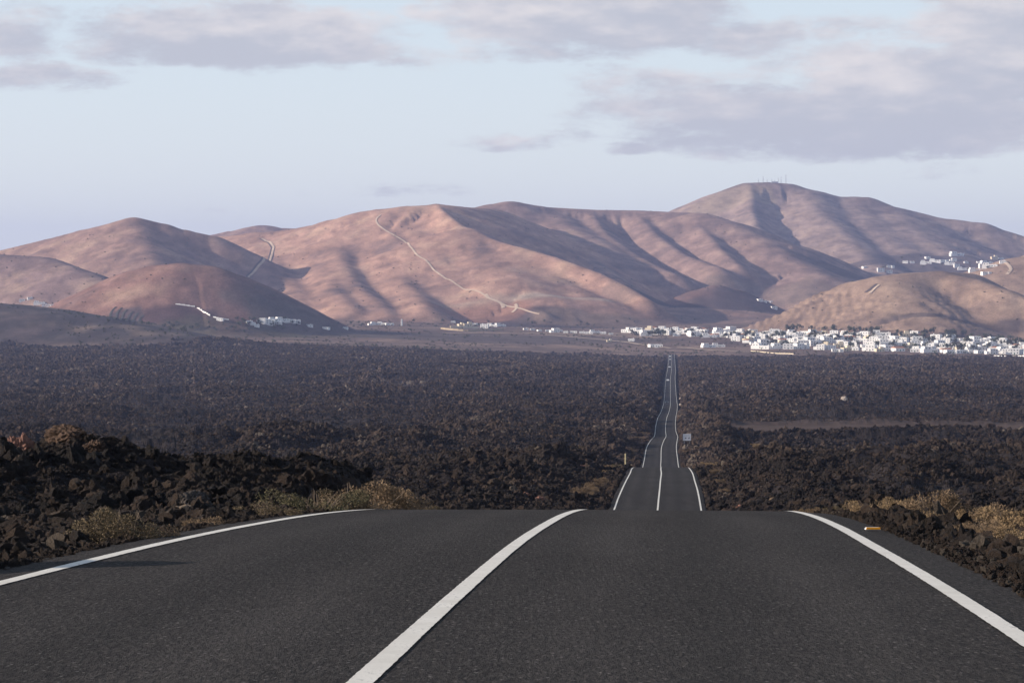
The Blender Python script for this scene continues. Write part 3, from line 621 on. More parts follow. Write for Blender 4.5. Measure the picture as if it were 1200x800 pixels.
MARKS = [(140, 608, 'the nearest shrub on the left shoulder', 1), (80, 512, 'the orange brown crag', 1), (24, 540, 'the pale reddish boulder', 1), (212, 607, 'the flat tan slab', 1), (310, 592, 'the small left shoulder shrub', 1), (405, 585, 'the green left shoulder shrub', 1), (230, 525, 'the bump right of the orange crag', 1),
         (20, 640, 'the left end of the left shoulder', 1), (985, 600, 'the low olive shrub at the crest', 0), (1048, 590, 'the yellow tan shrub pair', 0), (1110, 620, 'the large tan middle shrub', 0), (1195, 600, 'the upper straw shrub at the right edge', 0), (1190, 680, 'the dark rock strip at the right edge', 0)]
for bx, by, o, left in blocks:
    k_ = min((q for q in MARKS if q[3] == left), key=lambda q: (q[0] - bx) ** 2 + ((q[1] - by) * 1.6) ** 2); near_.setdefault(k_[2], []).append((math.hypot(k_[0] - bx, (k_[1] - by) * 1.6), o, left))
for nm, L_ in near_.items():
    L_.sort(key=lambda q: q[0])
    for i, (_, o, left) in enumerate(L_): tag(o, 'jagged black lava block, %s %s' % ('nearest to' if i == 0 else ORD[i].split()[0] + ' nearest to', nm), 'rock', 'lava blocks on the bank left of the road' if left else 'lava blocks below the right shoulder')
# the rest of the lava field: uncountable clinker, one object of instances
def scatter(name, x, y, s, seed, sink=.25, src=None, upright=False):
    r_ = np.random.default_rng(seed); n = len(x); z = np.maximum(height(x, y), road_top(x, y)) + s * sink
    me = bpy.data.meshes.new(name); me.vertices.add(n); me.vertices.foreach_set('co', np.stack([x, y, z], 1).ravel())
    a = me.attributes.new('size', 'FLOAT', 'POINT'); a.data.foreach_set('value', s.astype(np.float32))
    a = me.attributes.new('turn', 'FLOAT_VECTOR', 'POINT'); src = src or [first[q] for q in range(7)]; a.data.foreach_set('vector', (r_.uniform(0, 6.283, (n, 3)) * ((0, 0, 1) if upright else (1, 1, 1))).astype(np.float32).ravel())
    a = me.attributes.new('tone', 'FLOAT', 'POINT'); a.data.foreach_set('value', tone(x, y).astype(np.float32))
    a = me.attributes.new('pick', 'INT', 'POINT'); a.data.foreach_set('value', r_.integers(0, len(src), n).astype(np.int32))
    o = link(name, me); tag(o, kind='stuff')
    ng = bpy.data.node_groups.new(name, 'GeometryNodeTree'); ng.interface.new_socket('Geometry', in_out='INPUT', socket_type='NodeSocketGeometry'); ng.interface.new_socket('Geometry', in_out='OUTPUT', socket_type='NodeSocketGeometry')
    gi = ng.nodes.new('NodeGroupInput'); go = ng.nodes.new('NodeGroupOutput'); ip = ng.nodes.new('GeometryNodeInstanceOnPoints'); jn = ng.nodes.new('GeometryNodeJoinGeometry')
    for k_ in reversed(range(len(src))):
        oi = ng.nodes.new('GeometryNodeObjectInfo'); oi.inputs['Object'].default_value = src[k_]; oi.inputs['As Instance'].default_value = True; oi.transform_space = 'ORIGINAL'
        ng.links.new(oi.outputs['Geometry'], jn.inputs[0])
    def at(nm, ty):
        q = ng.nodes.new('GeometryNodeInputNamedAttribute'); q.data_type = ty; q.inputs[0].default_value = nm; return [s_ for s_ in q.outputs if s_.enabled and s_.name == 'Attribute'][0]
    ng.links.new(gi.outputs[0], ip.inputs['Points']); ng.links.new(jn.outputs[0], ip.inputs['Instance']); ip.inputs['Pick Instance'].default_value = True
    ng.links.new(at('pick', 'INT'), ip.inputs['Instance Index']); ng.links.new(at('turn', 'FLOAT_VECTOR'), ip.inputs['Rotation']); ng.links.new(at('size', 'FLOAT'), ip.inputs['Scale'])
    ng.links.new(ip.outputs[0], go.inputs[0]); md = o.modifiers.new('scatter', 'NODES'); md.node_group = ng
    return o
def field_rocks(n, r0, r1, half=R(11.5), pw=.5, szk=1.0, seed=1):
    r_ = np.random.default_rng(seed)
    u = r_.random(n * 2); r = (r0 ** pw + u * (r1 ** pw - r0 ** pw)) ** (1 / pw); t = r_.uniform(-half, half, n * 2)
    x = r * np.sin(t); y = r * np.cos(t); s = szk * .046 * (r / 50) ** .68 * np.exp(np.clip(r_.normal(0, .42, n * 2), -1, .85))
    _, lav, ash, _, dr = terrain(x.copy(), y.copy())
    clump = fbm(x / (4 + r * .03), y / (4 + r * .05), 3, 77)
    smooth = perlin(x / (20 + r * .16), y / (20 + r * .12), 78) + .5 * perlin(x / (8 + r * .05), y / (8 + r * .05), 79)
    for a_, b_, q_ in SHRUBS: s = np.where((x - a_) ** 2 + (y - b_) ** 2 < (q_ * .8) ** 2, s * .25, s)
    ok = (dr > 4.5 + s * 1.3) & (lav * (1 - ash) > .5) & (clump > -9)
    s = s * (1 + .7 * np.clip(clump, -.4, 1) - .55 * np.clip(smooth, -.3, .75)); s = np.where(dr < 7, s * .7, s)
    return x[ok], y[ok], s[ok]
parts_ = [field_rocks(70000, 15, 130, R(13), .6, .8, 1), field_rocks(300000, 60, 3350, R(11.5), .42, 1.0, 2), field_rocks(22000, 15, 300, R(20), .5, 1.3, 3)]
def verge_rocks(n, d0, d1, o0, o1, side, s0, s1, seed):
    r_ = np.random.default_rng(seed); d = d0 * (d1 / d0) ** r_.random(n); o = o0 + (o1 - o0) * r_.random(n) ** 1.3; s_ = (s0 + (s1 - s0) * r_.random(n) ** 2) * (1 + d / 110)
    x = road_x(d) + side * (o + s_ * 1.1 * (1 if d1 < 100 else .9))
    for a_, b_, q_ in SHRUBS: s_ = np.where((x - a_) ** 2 + (d - b_) ** 2 < (q_ * .6) ** 2, s_ * .3, s_)
    return x, d, s_
parts_ += [verge_rocks(5200, 13, 60, 4.15, 9, 1, .035, .13, 61), verge_rocks(5200, 18, 60, 4.15, 9, -1, .035, .12, 62), verge_rocks(2600, 14, 60, 3.78, 4.3, 1, .010, .035, 65), verge_rocks(2600, 19, 60, 3.78, 4.3, -1, .010, .035, 66), verge_rocks(12000, 150, 1200, 3.72, 15, 1, .05, .13, 63), verge_rocks(12000, 150, 1200, 3.72, 15, -1, .05, .13, 64)]
X = np.concatenate([p[0] for p in parts_]); Y = np.concatenate([p[1] for p in parts_]); S = np.concatenate([p[2] for p in parts_])
scatter('lava_clinker', X, Y, S, 5)

# lava heap beyond the left photo edge whose shade lies across the edge line
for x, y, s in ((-6.4, 21.7, 1.0), (-8.0, 22.6, 1.1), (-5.4, 22.3, .40)):
    o = link('lava_rock', PROTO[2], None, (x, y, hgt1(x, y) + s * .45), (.4, .2, x), s); tag(o, {1.0: 'middle sized lava boulder', 1.1: 'largest lava boulder', .40: 'smallest lava boulder'}[s] + ' of the three just outside the left photo edge', 'rock', 'boulders outside the left photo edge')

# ------------------------------------------------------------------ road studs, post and sign
M_white = simple('white_plastic', (.75, .74, .72), .5, .05); M_amber = simple('amber_reflector', (.75, .33, .03), .35, .08); M_grey = simple('grey_metal', (.35, .35, .36), .5, .1, metal=.6); M_black = simple('black_rubber', (.02, .02, .02), .8, .2)
def stud(px, d, m, label, w=.17):
    x = (px - 600) * d / F; off = x - float(road_x(d)); z = float(road_z(d)) - .003 * min(abs(off), 4.02) - .03 * max(0, abs(off) - 3.3) / .72
    t_ = link('road_stud', None, None, (x, d, z)); tag(t_, label, 'road stud')
    link('stud_body', MB().box((0, .03, .012), (w, .10, .022), taper=.8).build('stud_body', M_white), t_)
    link('reflector', MB().box((0, -.028, .018), (w * .92, .02, .022), taper=.95).build('reflector', m), t_)
stud(1023, 31.2, M_amber, 'amber reflective road stud on the right shoulder outside the edge line', .17)
stud(278, 35.8, M_white, 'white reflective road stud on the left shoulder outside the edge line', .17)
p = seen(733, 546, 200); d = 338; x = (733 - 600) * d / F
po = link('wooden_post', None, None, (x, d, (YH - 531) * d / F - 1.85)); tag(po, 'short pale wooden post standing left of the middle road stretch', 'post')
M_wood = simple('weathered_wood', (.42, .36, .22), .85, .2)
link('shaft', MB().tube((0, 0, -.9), (0, 0, 1.75), .10, .085, 8).build('shaft', M_wood), po); link('cap', MB().tube((0, 0, 1.75), (0, 0, 1.85), .10, .04, 8).build('cap', M_wood), po)
d = 640; x = (805 - 600) * d / F; zg = hgt1(x, d); ztop = (YH - 508.2) * d / F; sgn = link('road_sign', None, None, (x, d, zg), (0, 0, R(3))); tag(sgn, 'white rectangular board on two posts right of the far road', 'sign')
Hb = ztop - zg; pw, ph = 1.85, 1.50
M_signw = simple('sign_white', (.80, .78, .80), .5, .04); M_ink = simple('sign_ink', (.10, .07, .10), .6, .1); M_faint = simple('sign_print', (.52, .51, .55), .6, .05)
link('panel', MB().box((0, 0, Hb - ph / 2), (pw, .04, ph)).build('panel', M_signw), sgn)
for s in (-1, 1): link('post', MB().box((s * .6, .06, (Hb - .1) / 2 - .3), (.08, .07, Hb + .5)).build('post', M_grey), sgn)
for s in (-1, 1): link('frame_strip', MB().box((s * (pw / 2 - .02), -.012, Hb - ph / 2), (.05, .06, ph + .04)).build('frame_strip', M_grey), sgn)
link('printed_band', MB().box((-.02, -.024, Hb - .42), (1.35, .006, .12)).box((-.02, -.024, Hb - .22), (1.2, .006, .06)).build('printed_band', M_faint), sgn)
for cx in (-.30, .45): link('dark_symbol', MB().box((cx, -.024, Hb - .95), (.34, .006, .14)).box((cx + .06, -.0245, Hb - .82), (.16, .007, .14)).box((cx - .08, -.024, Hb - 1.06), (.12, .006, .10)).build('dark_symbol', M_ink), sgn)

# ------------------------------------------------------------------ cars
M_glass = simple('dark_glass', (.03, .035, .045), .15, .05); M_lamp = simple('lamp_glass', (.7, .7, .68), .2, .03)
def car_mesh(m):
    prof = [(-2.1, .35), (-2.15, .75), (-1.9, .95), (-1.1, 1.02), (-.45, 1.42), (.9, 1.46), (1.7, 1.05), (2.05, .98), (2.12, .4)]
    b = MB(); k = len(prof)
    for sx in (-1, 1):
        for (y, z) in prof: b.v.append((sx * (.88 if z < 1.1 else .68), y, z))
    b.f.append(tuple(range(k))); b.f.append(tuple(reversed(range(k, 2 * k))))
    for i in range(k): b.f.append((i, k + i, k + (i + 1) % k, (i + 1) % k)[::-1])
    return b.build('body', m)
M_carw = simple('white_car_paint', (.78, .78, .78), .3, .02); M_card = simple('dark_car_paint', (.03, .045, .06), .3, .05)
wind = MB().box((0, -.83, 1.22), (1.22, .05, .36)).build('windscreen', M_glass); rearw = MB().box((0, 1.32, 1.27), (1.2, .05, .28)).build('rear_window', M_glass)
sidew = MB().box((0, .2, 1.22), (.03, 1.5, .26)).build('side_window', M_glass); wheel = MB().tube((-.11, 0, 0), (.11, 0, 0), .32, None, 12).build('wheel', M_black); lamp = MB().box((0, 0, 0), (.34, .06, .16)).build('headlight', M_lamp)
grl = MB().box((0, -2.14, .58), (.9, .05, .2)).build('grille', M_black)
CARM = {'w': car_mesh(M_carw), 'd': car_mesh(M_card)}
def car(d, kind, label, off=-1.75, face=1, sc=1.0):
    x = float(road_x(d)) + off; z = float(road_z(d)) - .03; dz = float(road_z(d + 2) - road_z(d - 2)) / 4
    c = link('car', None, None, (x, d, z + .01), (math.atan(dz), 0, -math.atan(.0567) + (0 if face > 0 else math.pi)), sc); tag(c, label, 'car', 'cars on the far road')
    link('body', CARM[kind], c); link('windscreen', wind, c, rot=None); link('rear_window', rearw, c); link('grille', grl, c)
    for s in (-1, 1):
        link('side_window', sidew, c, (s * .80, 0, 0), (0, -s * .35, 0)); link('headlight', lamp, c, (s * .62, -2.14, .72))
        for yy in (-1.35, 1.35): link('wheel', wheel, c, (s * .80, yy, .33))
car(1385, 'd', 'dark car in the left lane, nearest vehicle on the far road')
car(1960, 'w', 'white car in the left lane, next behind the dark car')
car(2500, 'w', 'white car in the left lane, second behind the dark car', sc=1.05)
car(3060, 'w', 'white car in the left lane, farther back near the lava edge'); car(3290, 'w', 'white van-like car at the far end of the straight road', sc=1.15)
car(3120, 'd', 'dark car in the right lane near the far end of the road', off=1.75, face=-1)

# ------------------------------------------------------------------ houses
M_wh = simple('whitewash', (.87, .855, .825), .8, .04, .4); M_cr = simple('cream_render', (.70, .60, .44), .8, .08, .4); M_gy = simple('grey_roof', (.42, .43, .47), .8, .1, .6); M_tl = simple('terracotta', (.42, .2, .12), .8, .2, 1); M_win = simple('window_glass', (.05, .06, .075), .25, .1); M_dr = simple('green_door', (.05, .12, .07), .6, .1); M_st = simple('stone_wall', (.45, .36, .24), .9, .2, .5)
win_me = MB().box((0, 0, 0), (1.3, .12, 1.2)).build('window', M_win); sill_me = MB().box((0, -.07, -.66), (1.5, .2, .1)).build('window_sill', M_wh); door_me = MB().box((0, 0, 1.05), (1.1, .12, 2.1)).build('door', M_dr); chim_me = MB().box((0, 0, .6), (.9, .9, 1.4)).box((0, 0, 1.45), (1.15, 1.15, .25)).build('chimney', M_wh)
tank_me = MB().tube((0, 0, 0), (0, 0, 1.1), .6, .6, 8).build('water_tank', M_gy)
PH = {}
def house_proto(key, vols, roofs, m, wins, doors, look, chim=None, tank=None):
    """vols: (cx, cy, w, d, h) blocks with parapets"""
    b = MB()
    for (cx, cy, w, d, h) in vols:
        b.box((cx, cy, h / 2 - 1.5), (w, d, h + 3))
        for (ox, oy, ww, dd) in ((0, -d / 2 + .14, w + .02, .3), (0, d / 2 - .14, w + .02, .3), (-w / 2 + .14, 0, .3, d - .62), (w / 2 - .14, 0, .3, d - .62)): b.box((cx + ox, cy + oy, h + .22), (ww, dd, .46))
    body = b.build('wall', m)
    rb = MB()
    for (cx, cy, w, d, h) in roofs: rb.box((cx, cy, h + .06), (w - .66, d - .66, .1))
    PH[key] = dict(body=body, roof=rb.build('roof', M_gy), wins=wins, doors=doors, chim=chim, tank=tank, look=look)
def front(y, xs, z): return [(x, y - .03, z, 0) for x in xs]
v = [(0, 0, 11, 9, 3.4)]; house_proto('small', v, v, M_wh, front(-4.5, (-3.6, 3.4), 1.7) + [(-5.53, 0, 1.7, 90)], [(0, -4.53)], 'small white house', chim=(3, 2, 3.4))
v = [(0, 0, 16, 9, 3.6), (5.5, -2.5, 6, 10, 3.2)]; house_proto('ell', v, v, M_wh, front(-4.5, (-6, -3), 1.7) + front(-7.5, (5.5,), 1.6) + [(-8.03, 0, 1.7, 90)], [(0, -4.53)], 'L-shaped white house', tank=(-4, 2, 3.65))
v = [(0, 0, 11, 10, 6.6), (-7, .6, 6, 8, 3.4)]; house_proto('two', v, v, M_wh, front(-5, (-3.4, 0, 3.4), 4.9) + front(-5, (-3.4, 3.4), 1.8) + [(-5.53, 0, 4.9, 90)], [(0, -5.03)], 'two-storey white house with low wing', tank=(3, 2, 6.65))
v = [(0, 0, 24, 9, 3.6), (-6, .4, 9, 9, 6.4)]; house_proto('long', v, v, M_wh, front(-4.5, (0, 4, 8), 1.7) + front(-4.1, (-8, -4), 4.8), [(2, -4.53)], 'long white house with raised block', chim=(9, 2, 3.6))
v = [(0, 0, 13, 9, 6.2)]; house_proto('cube', v, v, M_wh, front(-4.5, (-4, 0, 4), 4.6) + front(-4.5, (-4, 4), 1.7) + [(-6.53, 0, 4.6, 90), (-6.53, 0, 1.7, 90)], [(0, -4.53)], 'plain two-storey white cube house', chim=(-4, 2, 6.2))
v = [(0, 0, 12, 9, 3.6), (3, 1, 5, 6, 6.2)]; house_proto('cream', v, v, M_cr, front(-4.5, (-3.6, 3.6), 1.7), [(0, -4.53)], 'cream house with upper room')
v = [(0, 0, 26, 12, 7.0), (-9, 1, 9, 11, 9.6)]; house_proto('block', v, v, M_wh, front(-6, (-9, -5, -1, 3, 7, 11), 5.2) + front(-6, (-9, -5, 3, 7, 11), 2.0), [(-1, -6.03)], 'large white block with window rows', tank=(6, 2, 7.1))
v = [(0, 0, 13, 10, 3.2)]; house_proto('tile', v, [], M_wh, front(-5, (-4, 4), 1.6), [(0, -5.03)], 'white house with reddish tiled roof')
tb = MB(); k = 0; tb.v += [(-6.9, -5.4, 3.66), (6.9, -5.4, 3.66), (6.9, 5.4, 3.66), (-6.9, 5.4, 3.66), (-6.9, 0, 5.4), (6.9, 0, 5.4)]; tb.f += [(0, 1, 5, 4), (3, 4, 5, 2), (0, 4, 3), (1, 2, 5), (0, 3, 2, 1)]; PH['tile']['roof'] = tb.build('roof', M_tl)
placed = []
def house(key, x, y, rz=0, sc=1.0, name='house'):
    P = PH[key]; z = hgt1(x, y)
    o = link(name, P['body'], None, (x, y, z + .2), (0, 0, rz), sc); link('roof', P['roof'], o)
    for (wx, wy, wz, a) in P['wins']: q = link('window', win_me, o, (wx, wy, wz), (0, 0, R(-a)))
    for (dx, dy) in P['doors']: link('door', door_me, o, (dx, dy, 0))
    if P['chim']: link('chimney', chim_me, o, P['chim'])
    if P['tank']: link('water_tank', tank_me, o, P['tank'])
    return o
def label_row(items, where, cat, group):
    items.sort(key=lambda q: q[0].location.x / q[0].location.y)
    for i, (o, look) in enumerate(items): tag(o, '%s, %s %s' % (look, ORD[i], where), cat, group)
# town: bands (first col, last col, row at first col, row at last col, count)
hs = np.random.default_rng(44); occ = []
BANDS = [('in seventh town row from lava', 735, 1080, 387.0, 394.0, 30), ('in sixth town row from lava', 735, 1120, 389.5, 397.5, 34), ('in fifth town row from lava', 738, 1185, 391.8, 401.5, 37),
         ('in fourth town row from lava', 822, 1210, 394.8, 404.5, 34), ('in third town row from lava', 850, 1212, 399.0, 408.2, 32), ('in second town row from lava', 872, 1215, 403.2, 412.0, 31), ('in front town row by lava', 882, 1215, 408.0, 415.6, 28)]
keys = ['small', 'ell', 'two', 'long', 'cube', 'cream', 'block', 'tile']; wts = np.array([.24, .20, .18, .12, .15, .05, .01, .05])
for where, c0, c1, r0, r1, n in BANDS:
    items = []; tries = 0
    while len(items) < n and tries < 1400:
        tries += 1; u = (tries * .618034 + hs.uniform(-.01, .01)) % 1.0; px = c0 + (c1 - c0) * u; py = r0 + (r1 - r0) * u + hs.normal(0, .55)
        if px < 830 and hs.random() < .08: continue
        p = seen(px, py, 3400)
        if p is None or abs(p.x - float(road_x(min(p.y, 3599)))) < 16 and p.y < 3560: continue
        kk = keys[hs.choice(8, p=wts)]; rad = {'small': 8, 'ell': 11, 'two': 9, 'long': 14, 'cube': 9, 'cream': 8, 'block': 16, 'tile': 9}[kk]
        if any((p.x - a) ** 2 + (p.y - b_) ** 2 < (rad + c) ** 2 * .52 for a, b_, c in occ): continue
        occ.append((p.x, p.y, rad)); o = house(kk, p.x, p.y, hs.choice([-.5, -.3, -.1, .05, .2, .45, 1.2]) + hs.normal(0, .06), hs.uniform(.82, 1.12)); items.append((o, PH[kk]['look']))
    label_row(items, where, 'house', 'houses ' + where)
def hamlet(where, group, lst):
    items = []
    for px, py, kk, sc in lst:
        p = seen(px, py, 3000)
        if p is None: continue
        sc *= .72; occ.append((p.x, p.y, 9 * sc)); o = house(kk, p.x, p.y, random.uniform(-.3, .5), sc); items.append((o, PH[kk]['look']))
    label_row(items, where, 'house', group)
hamlet('in hamlet under left cone', 'houses under the left cone', [(292, 378, 'small', 1), (296, 380, 'small', .9), (301, 382, 'small', .9), (308, 378, 'two', 1.1), (314, 376.5, 'small', 1.2), (317, 380, 'cube', 1.3), (322, 376, 'long', 1), (331, 376, 'long', 1.1), (341, 377, 'ell', 1.1), (348, 377.5, 'small', 1.2), (363, 382, 'small', .9), (382, 385, 'ell', .8), (405, 385, 'small', .8), (258, 375, 'ell', .8), (326, 379, 'ell', .9)])
hamlet('beside the slim white tower', 'white buildings left of the slim tower', [(434, 381, 'small', .9), (440, 380.5, 'long', .9), (448, 380.5, 'long', .9), (456, 381, 'ell', 1)])
hamlet('at the tan walled estate', 'buildings of the walled estate', [(540, 382, 'cream', 1.1), (548, 382.5, 'cream', 1.5), (531, 378, 'small', .9), (555, 381, 'ell', 1.1), (568, 384.5, 'cube', 1.3), (577, 382.5, 'long', 1), (586, 382.5, 'long', 1)])
hamlet('between walled estate and town', 'houses between the estate and the town', [(616, 386.5, 'small', .9), (624, 387, 'small', .9), (632, 388, 'small', .8), (642, 388.5, 'small', .9), (651, 389.5, 'two', 1.2), (656, 388.5, 'small', .9), (663, 390, 'small', .9), (672, 390, 'ell', .9), (682, 390.5, 'small', 1), (690, 391, 'ell', 1), (697, 390, 'long', .9), (707, 391, 'small', 1), (716, 392, 'small', .8), (740, 399.5, 'small', 1.1), (766, 406.5, 'ell', 1.2), (772, 407, 'small', 1.3), (757, 393.5, 'long', 1), (714, 400.5, 'cream', .8), (830, 407, 'long', 1.1), (842, 406.5, 'long', 1)])
hamlet('in hamlet below high peak', 'houses of the hillside hamlet', [(1013, 314, 'small', 1.3), (1032, 318, 'cube', 1.6), (1043, 313, 'ell', 1.4), (1042, 319, 'small', 1.6), (1061, 308, 'small', 1.5), (1069, 308, 'small', 1.3), (1085, 308, 'long', 1.5), (1096, 307, 'long', 1.5), (1105, 307, 'ell', 1.6), (1113, 310, 'long', 1.4), (1118, 306, 'two', 1.4), (1121, 299.5, 'long', 1.9), (1121, 313, 'cube', 1.4), (1128, 316, 'long', 1.3), (1143, 318, 'long', 1.3), (1151, 313, 'cube', 1.2), (1156, 309.5, 'long', 1.7), (1160, 313, 'long', 1.5), (1165, 303, 'cream', 1.8), (1173, 304, 'small', 1.6), (1175, 308, 'small', 1.4), (1087, 303, 'small', 1.5), (1132, 308, 'small', 1.2), (1147, 308, 'small', 1.2), (1155, 321, 'ell', 1.3)])
hamlet('beside the small red cone', 'houses by the small red cone', [(890, 352, 'small', 1.1), (896, 353.5, 'small', 1), (907, 361, 'small', 1.3), (901, 354, 'ell', 1)])
hamlet('at foot of left mountain', 'houses at foot of left mountain', [(26, 353, 'small', 1.1), (35, 350, 'small', 1), (46, 356, 'long', 1), (52, 358, 'small', 1), (58, 359, 'ell', .9)])
# slim tower
p = seen(471, 381.5, 3000); tw = link('white_tower', None, None, p, (0, 0, .2)); tag(tw, 'slim white tower standing alone right of the long white buildings', 'tower')
link('shaft', MB().box((0, 0, 4.0), (2.6, 2.6, 10), taper=.86).build('shaft', M_wh), tw); link('cornice', MB().box((0, 0, 9.1), (2.9, 2.9, .3)).build('cornice', M_wh), tw); link('cap', MB().box((0, 0, 9.7), (1.7, 1.7, .9), taper=.5).build('cap', M_wh), tw); link('window', MB().box((0, -1.16, 7.2), (.6, .12, 1.1)).build('window', M_win), tw)
# walls and tracks draped on the land
def drape(pts, dmin=2500):
    q = [seen(a, b_, dmin) for a, b_ in pts]; q = [p for p in q if p is not None]; o = []
    for a, b_ in zip(q[:-1], q[1:]):
        n = max(2, int((b_ - a).length / 8))
        for i in range(n): o.append(a.lerp(b_, i / n))
    o.append(q[-1]); 
    for _ in range(3): o = [o[0]] + [(o[i - 1] + o[i] * 2 + o[i + 1]) / 4 for i in range(1, len(o) - 1)] + [o[-1]]
    return o
def wall_line(name, pts, h, wd, m, label, dmin=2500):
    o = drape(pts, dmin); b = MB()
    for i in range(len(o) - 1):
        a, c = o[i], o[i + 1]; d = c - a; L = math.hypot(d.x, d.y)
        if L < .1: continue
        mx, my = (a.x + c.x) / 2, (a.y + c.y) / 2; b.box((mx, my, hgt1(mx, my) + h / 2 - 1), (L + wd * .8, wd + .01 * (i % 3), h + 2 + .02 * (i % 2)), math.atan2(d.y, d.x))
    w = link(name, b.build(name, m)); tag(w, label, 'wall'); return w
wall_line('white_wall', [(206, 356.5), (216, 358), (228, 359.5)], 1.3, .8, M_wh, 'straight left length of the white wall curving along the vineyard')
wall_line('white_wall', [(231, 361), (237, 364), (241, 367.5), (246, 370)], 1.6, .8, M_wh, 'curved middle length of the white wall above the vineyard')
wall_line('white_wall', [(250, 371.5), (256, 373.5), (262, 374), (268, 375)], 1.4, .8, M_wh, 'right length of the white wall ending near the hamlet')
wall_line('terrace_wall', [(517, 385.5), (530, 387), (550, 388.5), (565, 387.5), (590, 386.5)], 2.5, 1.2, M_st, 'long tan terrace wall in front of the middle estate')
wall_line('terrace_wall', [(528, 384), (545, 384.5), (560, 385)], 3.0, 1.5, M_cr, 'short pale terrace wall behind the long tan one')
wall_line('boundary_wall', [(880, 411.5), (905, 414), (930, 415)], 1.0, .5, M_cr, 'white boundary wall at the lava edge, left end of the town'); wall_line('boundary_wall', [(1165, 417), (1215, 418)], 1.2, .5, M_wh, 'white boundary wall at the lava edge near the right photo edge')
M_track = simple('track_earth', (.56, .43, .32), .95, .2, .05); M_bank = simple('track_bank', (.13, .095, .085), .95, .2, .05)
def track(pts, wd, m, lift=.7, dmin=2500, shift=0.0):
    o = drape(pts, dmin); v = []
    for i in range(len(o)):
        a = o[max(0, i - 1)]; c = o[min(len(o) - 1, i + 1)]; d = (c - a); n_ = Vector((-d.y, d.x)).normalized()
        for s in (-1, 0, 1):
            x = o[i].x + n_.x * (shift + s * wd / 2); y = o[i].y + n_.y * (shift + s * wd / 2); v.append((x, y, hgt1(x, y) + lift + .12 * (s == 0)))
    f = [(3 * i + j, 3 * i + j + 1, 3 * i + j + 4, 3 * i + j + 3) for i in range(len(o) - 1) for j in (0, 1)]
    q = link('dirt_track', mesh('dirt_track', v, f, m)); tag(q, kind='structure'); return q
T1 = [(306, 280), (315, 284), (320, 290), (318, 297), (308, 307), (299, 316), (290, 325)]
track(T1, 2.6, M_bank, 1.0, shift=-2.6); track(T1, 4, M_track, 1.1, shift=1.4)
T2 = [(446, 252), (440, 257), (442, 263), (450, 269), (462, 276), (474, 283), (482, 291), (493, 302), (506, 314), (521, 326), (537, 335), (552, 340), (565, 344), (572, 350), (580, 352), (589, 356), (600, 360), (615, 363), (632, 368)]
track(T2, 3.2, M_track, .9)
M_vine = simple('vine_row', (.06, .058, .05), .95, .3, .1)
for a_, b_ in [((120, 371), (136, 360)), ((127, 373), (143, 361)), ((134, 374.5), (149, 363)), ((141, 376), (156, 365)), ((148, 377), (162, 367)), ((155, 378), (168, 369.5))]: track([a_, ((a_[0] + b_[0]) / 2 + 1.5, (a_[1] + b_[1]) / 2 - .8), b_], 3.2, M_vine, .6)
track([(569, 345), (571, 350), (580, 352), (589, 356), (590, 361)], 6, M_track, .9); track([(604, 357), (607, 362), (600, 366)], 5, M_track, .9)
track([(1030, 334), (1024, 339), (1019, 344)], 5, M_track, .9); track([(1027, 333), (1021, 338), (1014, 343)], 5, M_bank, .9)
track([(640, 393), (690, 397), (740, 402), (786, 408.5)], 7, M_track, .8, 3000); track([(795, 407.5), (830, 410.5), (880, 412.5)], 8, M_track, .8, 3000)
track([(520, 391), (600, 390), (700, 393), (790, 396)], 6, M_track, .8, 3000); track([(1180, 322), (1186, 316), (1178, 308)], 6, M_track, .9)

# ------------------------------------------------------------------ trees
M_leaf = simple('tree_leaves', (.055, .068, .032), .85, .4, .8); M_leaf2 = simple('dusty_leaves', (.085, .09, .05), .85, .4, .8); M_bark = simple('bark', (.10, .075, .055), .9, .2)
def crown(seed, m, w=2.4, h=2.2, n=260):
    r_ = np.random.default_rng(seed); L = [(r_.normal(0, w * .35), r_.normal(0, w * .35), 2.3 + r_.uniform(0, h), r_.uniform(.6, 1.2) * w * .45) for _ in range(8)]; b = MB()
    for _ in range(n):
        l = L[r_.integers(0, 8)]; d = r_.normal(0, 1, 3); d /= np.linalg.norm(d); c = np.array(l[:3]) + d * l[3] * r_.random() ** .4; s = r_.uniform(.25, .6)
        a, e = r_.normal(0, s, 3), r_.normal(0, s, 3); b.tri(tuple(c), tuple(c + a), tuple(c + e))
    return b.build('crown', m)
def trunk(seed):
    r_ = np.random.default_rng(seed); b = MB().tube((0, 0, -.5), (.1, 0, 1.6), .22, .15, 6)
    for _ in range(4): a = r_.uniform(0, 6.28); b.tube((.1, 0, 1.4), (math.cos(a) * 1.0, math.sin(a) * 1.0, 3.2), .11, .05, 5)
    return b.build('trunk', M_bark)
CR = [crown(1, M_leaf), crown(2, M_leaf, 3, 1.6), crown(3, M_leaf2, 2, 3.2), crown(4, M_leaf2, 2.6, 1.5)]; TR = [trunk(1), trunk(2)]; LOOK = ['dark round tree', 'broad dark tree', 'tall dusty green tree', 'low dusty green tree']
def tree(px, py, sc, dmin=3000, lst=None):
    p = seen(px, py, dmin)
    if p is None: return
    if any((p.x - a) ** 2 + (p.y - b_) ** 2 < (c * .5) ** 2 for a, b_, c in occ) or p.y < 3560 and abs(p.x - float(road_x(p.y))) < 9: return
    i = random.randrange(4); o = link('tree', None, None, p, (0, 0, random.uniform(0, 6)), sc); link('crown', CR[i], o); link('trunk', TR[i % 2], o); lst.append((o, LOOK[i]))
